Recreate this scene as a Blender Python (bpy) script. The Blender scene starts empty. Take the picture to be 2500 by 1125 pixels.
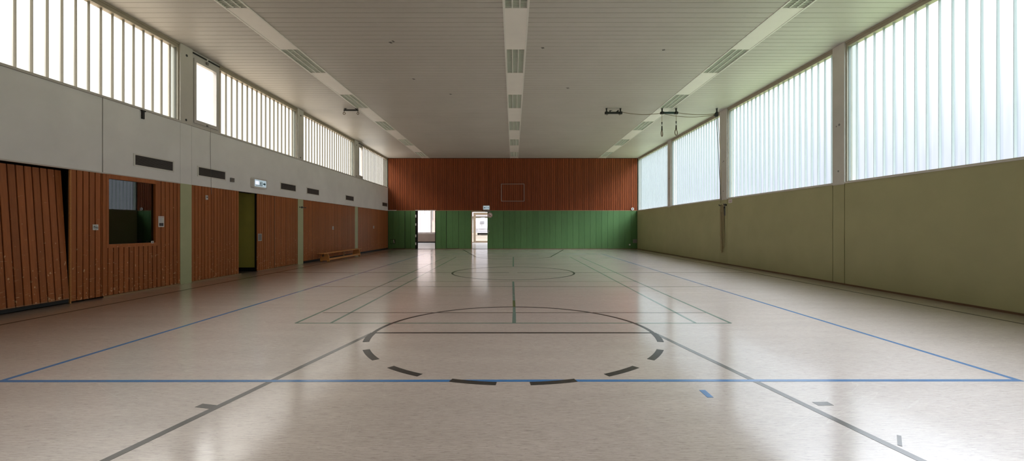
import bpy, math, random
from mathutils import Vector, Matrix
random.seed(7)
C = bpy.context.scene.collection
R = math.radians

# ------------------------------------------------------------------ survey of the hall (metres)
F, H, VX, VY = 1045.0, 1.34, 1253.0, 555.3      # focal length in px, eye height, vanishing point
XL, XR, YB, YF, ZC = -7.825, 7.75, 26.73, -1.0, 5.677
ZW = 2.38                                        # top of the lower wall zone
ZSL = 3.85                                       # sill of the high windows on the left
ZSR = 2.40                                       # sill of the windows on the right

# ------------------------------------------------------------------ materials
MATS = {}
def new_mat(name):
    m = bpy.data.materials.new(name); m.use_nodes = True
    nt = m.node_tree; nt.nodes.clear()
    out = nt.nodes.new('ShaderNodeOutputMaterial')
    MATS[name] = m
    return m, nt, out
def N(nt, t, **kw):
    n = nt.nodes.new(t)
    for k, v in kw.items():
        if k in n.inputs.keys() if isinstance(k, str) else False: n.inputs[k].default_value = v
        else: setattr(n, k, v)
    return n
def princ(nt, out, col=None, rough=.5, metal=0., spec=.5):
    p = nt.nodes.new('ShaderNodeBsdfPrincipled')
    if col is not None: p.inputs['Base Color'].default_value = (*col, 1)
    p.inputs['Roughness'].default_value = rough
    p.inputs['Metallic'].default_value = metal
    p.inputs['Specular IOR Level'].default_value = spec
    nt.links.new(p.outputs[0], out.inputs[0])
    return p
def noise(nt, vec, scale, detail=3, rough=.55, mscale=(1, 1, 1)):
    mp = nt.nodes.new('ShaderNodeMapping'); mp.inputs['Scale'].default_value = mscale
    nt.links.new(vec, mp.inputs['Vector'])
    n = nt.nodes.new('ShaderNodeTexNoise')
    n.inputs['Scale'].default_value = scale; n.inputs['Detail'].default_value = detail
    n.inputs['Roughness'].default_value = rough
    nt.links.new(mp.outputs[0], n.inputs['Vector'])
    return n.outputs['Fac']
def ramp(nt, fac, stops):
    r = nt.nodes.new('ShaderNodeValToRGB')
    e = r.color_ramp.elements
    while len(e) < len(stops): e.new(.5)
    for k, (p, c) in enumerate(stops):
        e[k].position = p; e[k].color = (*c, 1) if len(c) == 3 else c
    nt.links.new(fac, r.inputs[0])
    return r.outputs[0]
def mix(nt, fac, a, b, mode='MIX'):
    m = nt.nodes.new('ShaderNodeMix'); m.data_type = 'RGBA'; m.blend_type = mode
    for sock, v in ((0, fac), (6, a), (7, b)):
        if isinstance(v, (int, float)): m.inputs[sock].default_value = v
        elif isinstance(v, tuple): m.inputs[sock].default_value = (*v, 1) if len(v) == 3 else v
        else: nt.links.new(v, m.inputs[sock])
    return m.outputs[2]
def math_(nt, op, a, b=None):
    m = nt.nodes.new('ShaderNodeMath'); m.operation = op
    for k, v in enumerate((a, b)):
        if v is None: continue
        if isinstance(v, (int, float)): m.inputs[k].default_value = v
        else: nt.links.new(v, m.inputs[k])
    return m.outputs[0]
def coords(nt):
    return nt.nodes.new('ShaderNodeTexCoord').outputs['Object']
def wpos(nt):
    return nt.nodes.new('ShaderNodeNewGeometry').outputs['Position']

def plain(name, col, rough=.5, metal=0., var=.06, spec=.5, vs=3.):
    m, nt, out = new_mat(name)
    p = princ(nt, out, col, rough, metal, spec)
    f = noise(nt, wpos(nt), vs, 4)
    c = ramp(nt, f, [(.3, tuple(x * (1 - var) for x in col)), (.7, tuple(min(1, x * (1 + var)) for x in col))])
    nt.links.new(c, p.inputs['Base Color'])
    return m

def wood_mat(name, base, rough=.42, chips=True, grain=True, axis='z'):
    m, nt, out = new_mat(name)
    p = princ(nt, out, base, rough, 0, .22)
    g = nt.nodes.new('ShaderNodeNewGeometry')
    isl = g.outputs['Random Per Island']
    v = ramp(nt, isl, [(0, tuple(x * .87 for x in base)), (.5, base), (1, tuple(x * 1.13 for x in base))])
    sc = {'z': (9, 9, .5), 'y': (14, .6, 14)}[axis]
    f = noise(nt, g.outputs['Position'], 4., 5, .6, sc)
    v = mix(nt, .6, v, ramp(nt, f, [(.3, (.72, .68, .64)), (.7, (1.16, 1.16, 1.16))]), 'MULTIPLY')
    if chips:
        sx = nt.nodes.new('ShaderNodeSeparateXYZ'); nt.links.new(g.outputs['Position'], sx.inputs[0])
        hz = nt.nodes.new('ShaderNodeMapRange'); nt.links.new(sx.outputs['Z'], hz.inputs[0])
        hz.inputs[1].default_value = 0.; hz.inputs[2].default_value = 1.5
        hz.inputs[3].default_value = .09; hz.inputs[4].default_value = 0.
        c1 = noise(nt, g.outputs['Position'], 17., 3, .6, (1, 1, .7))
        c2 = math_(nt, 'ADD', c1, hz.outputs[0])
        k = ramp(nt, c2, [(.712, (0, 0, 0)), (.73, (1, 1, 1))])
        s1 = noise(nt, g.outputs['Position'], 6., 2, .5, (1, 1, 14))
        s2 = math_(nt, 'ADD', s1, hz.outputs[0])
        k2 = ramp(nt, s2, [(.75, (0, 0, 0)), (.768, (1, 1, 1))])
        kk = math_(nt, 'MULTIPLY', math_(nt, 'MAXIMUM', k, k2), .85)
        v = mix(nt, kk, v, (.74, .46, .25))
    nt.links.new(v, p.inputs['Base Color'])
    return m

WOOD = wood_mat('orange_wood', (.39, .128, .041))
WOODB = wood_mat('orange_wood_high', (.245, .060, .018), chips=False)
BENCHW = wood_mat('honey_wood', (.64, .31, .11), chips=False, axis='y')
BROWNTRIM = plain('brown_trim', (.13, .066, .030), .5)
TANTRIM = plain('tan_trim', (.34, .21, .11), .5)
BLACK = plain('rubber_and_gap_black', (.006, .006, .006), .6)
VOID = plain('dark_backing', (.014, .007, .005), .8)
WOODG = plain('slat_backing', (.075, .016, .005), .8)
WHITEW = plain('white_wall_paint', (.86, .86, .85), .6, var=.05, vs=1.2)
PILLAR = plain('pillar_paint', (.62, .59, .55), .6, var=.05, vs=2.)
OLIVE = plain('olive_paint', (.395, .375, .205), .55, var=.05, vs=1.5)
OLIVED = plain('storage_olive', (.52, .48, .11), .7)
SAGE = plain('sage_paint', (.46, .49, .29), .5, var=.04)
PLANK = plain('ceiling_plank', (.50, .475, .44), .45, var=.04, vs=.7)
GROOVE = plain('ceiling_groove', (.10, .09, .08), .8)
STRIP = plain('strip_panel', (.84, .81, .77), .45, var=.02)
LAMPW = plain('lamp_body', (.76, .75, .71), .4, var=.02)
DIVID = plain('louvre_divider', (.60, .61, .56), .4, var=.02)
LOUV = plain('louvre', (.70, .74, .67), .4, var=.02)
FRAMEB = plain('window_profile', (.37, .32, .25), .5, var=.08)
FRAMEW = plain('casement_frame', (.58, .55, .53), .4, var=.03)
STEEL = plain('steel', (.45, .45, .45), .35, .9)
GREYPIPE = plain('pipe_grey', (.30, .22, .20), .45, .3)
DARKIRON = plain('dark_iron', (.012, .012, .011), .5)
TEALIRON = plain('teal_iron', (.02, .05, .05), .5)
SROPE = plain('old_rope', (.19, .145, .075), .9, var=.2, vs=60)
ROPE = plain('rope', (.36, .29, .17), .9, var=.2, vs=60)
DROPE = plain('dark_rope', (.05, .05, .045), .9)
LEATHER = plain('leather_strap', (.02, .014, .01), .7)
RINGW = plain('ring_wood', (.12, .07, .028), .5)
WPLAST = plain('white_plastic', (.72, .70, .68), .4, var=.02)
GREYPL = plain('grey_plastic', (.22, .21, .20), .5)
GRILLE = plain('grille_grey', (.115, .105, .095), .5)
PINKPL = plain('dull_plate', (.20, .18, .17), .6)
PALERED = plain('pale_print', (.50, .38, .38), .5)
REDSIGN = plain('sign_red', (.45, .10, .07), .5)
INK = plain('ink', (.03, .03, .035), .6)
PALEINK = plain('pale_ink', (.35, .38, .44), .6)
PHOTO = plain('printed_photo', (.06, .05, .055), .5, var=.6, vs=40)
TEALINK = plain('sign_teal', (.012, .085, .10), .5)
TILE = plain('foyer_floor', (.80, .80, .82), .2, var=.06, vs=4)
FOYW = plain('foyer_wall', (.80, .78, .75), .6)
CONVECT = plain('convector_brown', (.24, .175, .14), .5)
BRONZE = plain('bronze_frame', (.50, .38, .27), .4)
DFLOOR = plain('storage_floor', (.05, .04, .03), .6)
ROOFG = plain('annex_roof', (.42, .36, .28), .9)
SAND = plain('yard_ground', (.26, .22, .165), .9)
CARAV = plain('caravan_white', (.60, .61, .63), .3, var=.01)
CARGREY = plain('caravan_grey', (.35, .36, .38), .4)
TYRE = plain('tyre', (.03, .03, .03), .8)
PINKW = plain('pink_render', (.72, .56, .48), .8)
HOUSEW = plain('house_render', (.45, .44, .40), .8)
ROOFT = plain('roof_tile', (.28, .26, .26), .8)

def green_mat():
    m, nt, out = new_mat('green_planking')
    p = princ(nt, out, (.1, .2, .1), .38)
    g = nt.nodes.new('ShaderNodeNewGeometry')
    v = ramp(nt, g.outputs['Random Per Island'], [(0, (.072, .165, .055)), (1, (.090, .200, .070))])
    f = noise(nt, g.outputs['Position'], 3., 5, .6, (6, 6, .7))
    v = mix(nt, .5, v, ramp(nt, f, [(.3, (.8, .8, .8)), (.7, (1.15, 1.15, 1.15))]), 'MULTIPLY')
    nt.links.new(v, p.inputs['Base Color'])
    return m
GREEN = green_mat()

def va_off(nt, v):
    a = nt.nodes.new('ShaderNodeVectorMath'); a.operation = 'ADD'
    nt.links.new(v, a.inputs[0]); a.inputs[1].default_value = (17.3, 41.7, 0)
    return a.outputs[0]
def floor_mat():
    m, nt, out = new_mat('linoleum')
    p = princ(nt, out, (.4, .35, .3), .40, 0, .6)
    p.inputs['Coat Weight'].default_value = 1.0; p.inputs['Coat IOR'].default_value = 1.5
    w = wpos(nt)
    a = noise(nt, w, 7., 6, .8, (1.3, 17, 1))
    b = noise(nt, w, 1.2, 4, .55, (.6, 3., 1))
    c = noise(nt, w, .35, 3, .5)
    base = ramp(nt, a, [(.30, (.205, .162, .134)), (.45, (.41, .341, .296)), (.56, (.475, .402, .357)), (.70, (.58, .51, .462))])
    base = mix(nt, .5, base, ramp(nt, b, [(.3, (.86, .85, .84)), (.7, (1.12, 1.12, 1.12))]), 'MULTIPLY')
    base = mix(nt, .5, base, ramp(nt, c, [(.3, (.90, .90, .91)), (.7, (1.1, 1.09, 1.08))]), 'MULTIPLY')
    # dark flecks of the marbled sheet
    fl = noise(nt, w, 15., 5, .65, (1.1, 8.5, 1))
    k = ramp(nt, fl, [(.595, (0, 0, 0)), (.66, (1, 1, 1))])
    base = mix(nt, math_(nt, 'MULTIPLY', k, .75), base, (.15, .115, .09))
    f2 = noise(nt, w, 4.2, 3, .6, (1.5, 11, 1))
    k2 = ramp(nt, f2, [(.64, (0, 0, 0)), (.70, (1, 1, 1))])
    base = mix(nt, math_(nt, 'MULTIPLY', k2, .55), base, (.20, .155, .125))
    f3 = noise(nt, va_off(nt, w), 5.5, 3, .6, (1.3, 12, 1))
    k3 = ramp(nt, f3, [(.64, (0, 0, 0)), (.71, (1, 1, 1))])
    base = mix(nt, math_(nt, 'MULTIPLY', k3, .5), base, (.66, .60, .54))
    # pale hairline scuffs: contour lines of a stretched, turned noise
    for ang, seed in ((.5, 0.), (-.6, 31.), (1.3, 67.)):
        mp = nt.nodes.new('ShaderNodeMapping'); mp.inputs['Rotation'].default_value = (0, 0, ang); mp.inputs['Location'].default_value = (seed, seed, 0)
        nt.links.new(w, mp.inputs['Vector'])
        q = noise(nt, mp.outputs[0], 1.5, 1, .5, (.22, 3.6, 1))
        ks = ramp(nt, q, [(.648, (0, 0, 0)), (.652, (1, 1, 1)), (.656, (0, 0, 0))])
        msk = ramp(nt, noise(nt, mp.outputs[0], 1.1, 2, .5), [(.52, (0, 0, 0)), (.6, (1, 1, 1))])
        base = mix(nt, math_(nt, 'MULTIPLY', math_(nt, 'MULTIPLY', ks, msk), .3), base, (.66, .61, .56))
    nt.links.new(base, p.inputs['Base Color'])
    rr = ramp(nt, noise(nt, w, 1.6, 4, .6, (.7, 4, 1)), [(.3, (.115, .115, .115)), (.7, (.17, .17, .17))])
    nt.links.new(rr, p.inputs['Coat Roughness'])
    bp = nt.nodes.new('ShaderNodeBump'); bp.inputs['Strength'].default_value = .05; bp.inputs['Distance'].default_value = .01
    nt.links.new(noise(nt, w, 2.5, 3, .5), bp.inputs['Height']); nt.links.new(bp.outputs[0], p.inputs['Normal']); nt.links.new(bp.outputs[0], p.inputs['Coat Normal'])
    return m
FLOOR = floor_mat()
def line_mat(name, col):
    m, nt, out = new_mat(name)
    p = princ(nt, out, col, .5, 0, .1)
    p.inputs['Coat Weight'].default_value = 1.0; p.inputs['Coat IOR'].default_value = 1.5; p.inputs['Coat Roughness'].default_value = .14
    if max(col) < .05: p.inputs['Coat Weight'].default_value = .55
    f = noise(nt, wpos(nt), 5., 4, .65, (6, 6, 1))
    c = ramp(nt, f, [(.28, tuple(x * .75 + .02 for x in col)), (.5, col), (.75, tuple(x * 1.1 for x in col))])
    nt.links.new(c, p.inputs['Base Color'])
    return m
LBLUE = line_mat('blue_line', (.020, .145, .37))
LGREEN = line_mat('green_line', (.115, .185, .150))
LGREEND = line_mat('green_line_dark', (.075, .12, .045))
LBLACK = line_mat('black_line', (.022, .018, .016))
LGREY = line_mat('grey_line', (.085, .080, .075))

def glass_channel(name, tint):
    m, nt, out = new_mat(name)
    tr = nt.nodes.new('ShaderNodeBsdfTransparent'); tr.inputs[0].default_value = (*tint, 1)
    tl = nt.nodes.new('ShaderNodeBsdfTranslucent'); tl.inputs[0].default_value = (*tint, 1)
    mx = nt.nodes.new('ShaderNodeMixShader'); mx.inputs[0].default_value = .45
    f = noise(nt, wpos(nt), 2.2, 4, .6, (1, 4, .6))
    r = ramp(nt, f, [(.3, (.045, .045, .045)), (.7, (.075, .075, .075))])
    nt.links.new(r, mx.inputs[0])
    nt.links.new(tr.outputs[0], mx.inputs[1]); nt.links.new(tl.outputs[0], mx.inputs[2])
    nt.links.new(mx.outputs[0], out.inputs[0])
    return m
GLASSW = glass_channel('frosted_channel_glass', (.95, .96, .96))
ENDC = glass_channel('channel_end_darkened', (.58, .66, .68))  # darkening of the obliquely seen end channel, put into the tint
EDGER = (glass_channel('channel_corner_shade_green', (.70, .755, .765)), glass_channel('channel_shoulder_shade_green', (.84, .875, .89)))  # soft shading beside the flanges, put into the pane tint
EDGEL = (glass_channel('channel_corner_shade_beige', (.56, .54, .47)), glass_channel('channel_shoulder_shade_beige', (.74, .73, .68)))  # left panes: same edge shading painted as a beige tint
def fin_mat(name, col):
    m, nt, out = new_mat(name)
    tl = nt.nodes.new('ShaderNodeBsdfTranslucent'); tl.inputs[0].default_value = (*col, 1)
    df = nt.nodes.new('ShaderNodeBsdfDiffuse'); df.inputs[0].default_value = (*col, 1)
    mx = nt.nodes.new('ShaderNodeMixShader'); mx.inputs[0].default_value = .5
    nt.links.new(tl.outputs[0], mx.inputs[1]); nt.links.new(df.outputs[0], mx.inputs[2])
    nt.links.new(mx.outputs[0], out.inputs[0])
    return m
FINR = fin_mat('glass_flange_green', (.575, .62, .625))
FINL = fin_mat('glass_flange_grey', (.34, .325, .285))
def clear_glass(name, tint=(.97, .98, .98), ior=1.5):
    m, nt, out = new_mat(name)
    tr = nt.nodes.new('ShaderNodeBsdfTransparent'); tr.inputs[0].default_value = (*tint, 1)
    gl = nt.nodes.new('ShaderNodeBsdfGlossy'); gl.inputs['Roughness'].default_value = .01
    fr = nt.nodes.new('ShaderNodeFresnel'); fr.inputs[0].default_value = ior
    mx = nt.nodes.new('ShaderNodeMixShader')
    bf = math_(nt, 'SUBTRACT', 1.0, nt.nodes.new('ShaderNodeNewGeometry').outputs['Backfacing'])
    nt.links.new(math_(nt, 'MULTIPLY', fr.outputs[0], bf), mx.inputs[0])
    nt.links.new(tr.outputs[0], mx.inputs[1]); nt.links.new(gl.outputs[0], mx.inputs[2])
    nt.links.new(mx.outputs[0], out.inputs[0])
    return m
CLEAR = clear_glass('clear_glass')
BOOTH = clear_glass('booth_glass', (.40, .42, .40), 2.0)
DIMGLASS = clear_glass('dimming_glass', (.66, .66, .67))  # tint added to dim the bright yard behind the panes
def emit(name, col, s):
    m, nt, out = new_mat(name)
    e = nt.nodes.new('ShaderNodeEmission'); e.inputs[0].default_value = (*col, 1); e.inputs[1].default_value = s
    nt.links.new(e.outputs[0], out.inputs[0])
    return m
SIGNLIT = emit('lit_sign_face', (.60, .74, .80), .52)
SIGNLAMP = emit('lit_sign_lamp', (.72, .74, 1.0), 1.0)

# ------------------------------------------------------------------ mesh builder
class MB:
    def __init__(s): s.v = []; s.f = []; s.m = []
    def quad(s, pts, mi=0):
        b = len(s.v); s.v += [tuple(p) for p in pts]; s.f.append(tuple(range(b, b + len(pts)))); s.m.append(mi); return s
    def box(s, x0, x1, y0, y1, z0, z1, mi=0):
        if x0 > x1: x0, x1 = x1, x0
        if y0 > y1: y0, y1 = y1, y0
        if z0 > z1: z0, z1 = z1, z0
        b = len(s.v)
        s.v += [(x0, y0, z0), (x1, y0, z0), (x1, y1, z0), (x0, y1, z0), (x0, y0, z1), (x1, y0, z1), (x1, y1, z1), (x0, y1, z1)]
        for q in ((0, 3, 2, 1), (4, 5, 6, 7), (0, 1, 5, 4), (1, 2, 6, 5), (2, 3, 7, 6), (3, 0, 4, 7)):
            s.f.append(tuple(b + k for k in q)); s.m.append(mi)
        return s
    def prism(s, poly, d, mi=0):
        """poly: list of 3D points of one end, d: extrusion vector"""
        b = len(s.v); n = len(poly); d = Vector(d)
        s.v += [tuple(p) for p in poly] + [tuple(Vector(p) + d) for p in poly]
        s.f.append(tuple(b + k for k in reversed(range(n)))); s.m.append(mi)
        s.f.append(tuple(b + n + k for k in range(n))); s.m.append(mi)
        for k in range(n):
            j = (k + 1) % n
            s.f.append((b + k, b + j, b + n + j, b + n + k)); s.m.append(mi)
        return s
    def tube(s, pts, r, n=8, mi=0, closed=False):
        pts = [Vector(p) for p in pts]; m = len(pts); rings = []
        up = Vector((0, 0, 1))
        for k in range(m):
            if closed: t = pts[(k + 1) % m] - pts[k - 1]
            else: t = pts[min(k + 1, m - 1)] - pts[max(k - 1, 0)]
            t.normalize()
            a = up if abs(t.dot(up)) < .95 else Vector((1, 0, 0))
            if k and rings:
                a = prev
            u = (a - t * a.dot(t)).normalized(); w = t.cross(u); prev = u
            b = len(s.v)
            for q in range(n):
                an = 2 * math.pi * q / n
                s.v.append(tuple(pts[k] + (u * math.cos(an) + w * math.sin(an)) * r))
            rings.append(b)
        for k in range(m if closed else m - 1):
            a, b = rings[k], rings[(k + 1) % m]
            for q in range(n):
                j = (q + 1) % n
                s.f.append((a + q, a + j, b + j, b + q)); s.m.append(mi)
        if not closed:
            s.f.append(tuple(rings[0] + q for q in reversed(range(n)))); s.m.append(mi)
            s.f.append(tuple(rings[-1] + q for q in range(n))); s.m.append(mi)
        return s
    def disc(s, c, axis, r, t, n=20, mi=0):
        """solid disc of thickness t along axis starting at c"""
        ax = Vector(axis).normalized()
        a = Vector((0, 0, 1)) if abs(ax.z) < .9 else Vector((1, 0, 0))
        u = ax.cross(a).normalized(); w = ax.cross(u)
        poly = [Vector(c) + u * math.cos(2 * math.pi * k / n) * r + w * math.sin(2 * math.pi * k / n) * r for k in range(n)]
        return s.prism(poly, ax * t, mi)
    def build(s, name, mats, parent=None, loc=(0, 0, 0), smooth=False):
        me = bpy.data.meshes.new(name)
        L = Vector(loc)
        me.from_pydata([tuple(Vector(p) - L) for p in s.v], [], s.f)
        if not isinstance(mats, (list, tuple)): mats = [mats]
        for m in mats: me.materials.append(m)
        me.polygons.foreach_set('material_index', s.m)
        if smooth: me.polygons.foreach_set('use_smooth', [True] * len(me.polygons))
        me.update()
        import bmesh
        bm = bmesh.new(); bm.from_mesh(me); bmesh.ops.recalc_face_normals(bm, faces=bm.faces); bm.to_mesh(me); bm.free()
        o = bpy.data.objects.new(name, me); C.objects.link(o)
        o.location = L
        if parent is not None:
            o.parent = parent
            o.location = L - parent.location if parent.get('_abs', True) else L
        return o
def tag(o, label=None, cat=None, group=None, kind=None):
    if label: o['label'] = label
    if cat: o['category'] = cat
    if group: o['group'] = group
    if kind: o['kind'] = kind
    return o
def empty(name, loc, label, cat, group=None, kind=None):
    o = bpy.data.objects.new(name, None); C.objects.link(o); o.location = loc
    o.empty_display_size = .1
    return tag(o, label, cat, group, kind)
def local_part(name, mb, mats, parent, label=None, smooth=False):
    """mesh given in the parent's own coordinates"""
    o = mb.build(name, mats, None, (0, 0, 0), smooth)
    o.parent = parent; o.location = (0, 0, 0)
    if label: o['label'] = label
    return o
def copy_tree(o, parent=None):
    c = o.copy(); C.objects.link(c)
    if parent is not None: c.parent = parent
    for ch in list(o.children): copy_tree(ch, c)
    return c
def struct(name, mb, mats, label, cat):
    return tag(mb.build(name, mats), label, cat, None, 'structure')
def ssub(name, mb, mats, parent, label=None):
    """child of a setting piece that sits at the world origin"""
    return local_part(name, mb, mats, parent, label)

# pixel readings of the photograph turned into points on the hall's planes
def fl(px, py):
    y = F * H / (py - VY); return ((px - VX) * y / F, y)
def ly(px): return F * XL / (px - VX)
def ry(px): return F * XR / (px - VX)

# ------------------------------------------------------------------ floor
floor = struct('floor', MB().box(XL - .1, XR + .1, YF - .1, YB + .2, -.2, 0), FLOOR,
               'beige streaked linoleum sports floor with coloured court lines', 'floor')
ZT = .0012
def strip(name, p0, p1, w, mat, label=None, z=ZT):
    a, b = Vector((*p0, 0)), Vector((*p1, 0)); d = (b - a).normalized(); n = Vector((-d.y, d.x, 0)) * w / 2
    mb = MB().prism([a - n, b - n, b + n, a + n], (0, 0, z))
    return ssub(name, mb, mat, floor, label)
def arc(name, c, r, a0, a1, w, mat, label=None, n=48, z=ZT):
    mb = MB()
    for k in range(n):
        t0 = R(a0 + (a1 - a0) * k / n); t1 = R(a0 + (a1 - a0) * (k + 1) / n)
        P = lambda t, q: (c[0] + q * math.sin(t), c[1] - q * math.cos(t), 0)
        mb.prism([P(t0, r - w / 2), P(t1, r - w / 2), P(t1, r + w / 2), P(t0, r + w / 2)], (0, 0, z))
    return ssub(name, mb, mat, floor, label)
# volleyball, blue
VY0, VYM, VY1 = 3.735, 12.73, 21.72
strip('volleyball_line', (-4.5, VY0), (4.46, VY0 + .02), .05, LBLUE, 'blue near baseline of the volleyball court', .0015)
strip('volleyball_line', (-4.475, VY0), (-4.5, VY1), .05, LBLUE, 'blue left sideline of the volleyball court')
strip('volleyball_line', (4.435, VY0), (4.5, VY1), .05, LBLUE, 'blue right sideline of the volleyball court')
strip('volleyball_line', (-4.5, VY1), (4.5, VY1), .05, LBLUE, 'blue far baseline of the volleyball court')
strip('volleyball_line', (-4.5, VYM - 3.02), (4.5, VYM - 3.02), .04, LGREY, 'dark near attack line of the volleyball court')
strip('volleyball_line', (-4.5, VYM + 3.02), (4.5, VYM + 3.02), .03, LGREY, 'dark far attack line of the volleyball court')
a, b = fl(1714, 952), fl(1734.5, 970)
strip('tape_mark', a, b, .05, LBLUE, 'short blue tape mark in front of the near blue line', .0015)
# badminton, green
BY0, BY1 = 6.0, 19.45
for s in (-1, 1):
    strip('badminton_line', (3.05 * s, BY0), (3.05 * s, BY1), .04, LGREEN, 'green outer sideline of the badminton court')
    strip('badminton_line', (2.56 * s, BY0), (2.59 * s, BY1), .04, LGREEN, 'green inner sideline of the badminton court')
strip('badminton_line', (-3.05, BY0), (3.05, BY0), .04, LGREEN, 'green near baseline of the badminton court')
strip('badminton_line', (-3.0, 6.74), (3.03, 6.74), .035, LGREY, 'thin grey service line of the badminton court')
strip('badminton_line', (-3.05, 10.63), (3.05, 10.63), .03, LGREY, 'faint short service line of the badminton court')
strip('badminton_line', (.012, BY0), (.016, 6.70), .052, LGREEN, 'green centre line of the badminton court', .0016)
strip('badminton_line', (.016, 6.70), (.016, 7.22), .045, LGREEN, None, .0016)
strip('badminton_line', (.016, 7.22), (.012, 7.86), .045, LGREEND, 'darker repaired piece of the green centre line', .0016)
strip('badminton_line', (.012, 7.86), (.0, 10.63), .045, LGREEN, None, .0016)
strip('badminton_line', (0, 14.72), (0, BY1), .045, LGREEN, 'green centre line of the far badminton half', .0016)
strip('badminton_line', (-3.05, BY1), (3.05, BY1), .02, LGREY, 'faint far baseline of the badminton court')
# basketball, black
strip('basketball_line', (-7.06, YF), (-7.06, 25.75), .045, LBLACK, 'black sideline along the wooden wall')
strip('basketball_line', (7.09, YF), (7.09, 25.75), .045, LBLACK, 'black sideline along the olive wall')
strip('basketball_line', (-7.06, VYM), (-.12, VYM), .045, LBLACK, 'black halfway line, left part')
strip('basketball_line', (.12, VYM), (7.09, VYM), .045, LBLACK, 'black halfway line, right part')
strip('basketball_line', (-1.78, 5.45), (1.78, 5.45), .05, LBLACK, 'black free throw line')
arc('free_throw_arc', (0, 5.45), 1.78, 90, 270, .05, LBLACK, 'black far half of the near free throw circle', 64, .0014)
arc('centre_circle', (0, 12.77), 1.80, 0, 360, .055, LBLACK, 'black circle around the hall centre', 96, .0014)
for s, nm in ((-1, 'left'), (1, 'right')):
    for k, (a0, a1) in enumerate(((4.7, 18), (28.4, 41.5), (51.5, 65), (76, 90))):
        d = arc('free_throw_dash', (0, 5.45), 1.78, s * a0, s * a1, .075, LBLACK, 'black dash of the near free throw circle', 8, .0017)
    strip('key_line', (s * 1.80, 5.40), (s * 2.99, YF + .02), .055, LGREY, 'grey slanted key line running to the %s' % nm, .0013)
strip('key_tick', fl(485, 989.5), fl(521, 993.5), .065, LGREY, 'small grey tick on the left key line')
strip('key_tick', fl(1990, 985.5), fl(2028, 985), .065, LGREY, 'small grey tick on the right key line')
strip('key_tick', fl(2195, 1063), fl(2197, 1088), .022, LGREY, 'thin dark tick across the right key line', .0018)
arc('free_throw_arc', (0, 20.0), 1.78, -90, 90, .05, LBLACK, 'black near half of the far free throw circle', 48, .0014)
strip('basketball_line', (-1.78, 20.0), (1.78, 20.0), .02, LGREY, 'faint far free throw line')
for s in (-1, 1):
    strip('key_line', (s * 1.80, 20.02), (s * 3.02, 25.8), .06, LBLACK, 'black slanted line of the far key')

# ------------------------------------------------------------------ ceiling
SX = [(-5.70, -5.21), (-.20, .31), (5.28, 5.78)]            # three light strips
P0, PER, GL = 6.88, 3.54, 1.58                              # first fixture in view, period, fixture length
mb = MB(); mg = MB()
runs = [(XL - .2, SX[0][0]), (SX[0][1], SX[1][0]), (SX[1][1], SX[2][0]), (SX[2][1], XR + .2)]
off = [0, 0, 0, 0]
y = YF + .04
while y < YB:
    for x0, x1 in runs:
        y1 = min(y + .190, YB)
        mb.prism([(x0, y, ZC + .004), (x0, y + .004, ZC), (x0, y1 - .004, ZC), (x0, y1, ZC + .004), (x0, y1, ZC + .02), (x0, y, ZC + .02)], (x1 - x0, 0, 0))
    y += .2004
ceiling = struct('ceiling', mb, PLANK, 'ceiling of beige painted planks running across the hall', 'ceiling')
ssub('groove_backing', MB().box(XL - .2, SX[0][0] - .01, YF, YB, ZC + .02, ZC + .03).box(SX[0][1] + .01, SX[1][0] - .01, YF, YB, ZC + .02, ZC + .03)
     .box(SX[1][1] + .01, SX[2][0] - .01, YF, YB, ZC + .02, ZC + .03).box(SX[2][1] + .01, XR + .2, YF, YB, ZC + .02, ZC + .03), GROOVE, ceiling)
ssub('roof_slab', MB().box(XL - .35, XR + .35, YF - .2, YB + .3, ZC + .22, ZC + .4), GROOVE, ceiling)
for x0, x1 in SX:
    ys = [YF] + [P0 + PER * k for k in range(6)]
    ends = [P0] + [P0 + PER * k + PER for k in range(5)] + [YB]
    segs = [(YF, P0)] + [(P0 + PER * k + GL, min(P0 + PER * (k + 1), YB)) for k in range(6)]
    for s0, s1 in segs:
        if s1 - s0 < .05: continue
        ssub('strip_panel', MB().box(x0 + .03, x1 - .03, s0 + .004, s1 - .004, ZC - .004, ZC + .015), STRIP, ceiling)
    ssub('edge_trim', MB().box(x0 - .006, x0 + .03, YF, YB, ZC - .010, ZC + .03).box(x1 - .03, x1 + .006, YF, YB, ZC - .010, ZC + .03), LAMPW, ceiling)

for i, (px, py, w_) in enumerate(((954, 104, .05), (960, 101, .035), (1325, 117, .05), (1386, 215, .06), (1010, 193, .05), (1620, 122, .05), (1100, 230, .05))):
    yy = F * (ZC - H) / (VY - py); xx = (px - VX) * yy / F
    ssub('stain', MB().prism([(xx - w_, yy - .03, ZC - .0012), (xx + w_ * .3, yy - .05, ZC - .0012), (xx + w_, yy + .02, ZC - .0012), (xx - w_ * .2, yy + .05, ZC - .0012)], (0, 0, .001)), GRILLE, ceiling)
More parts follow.
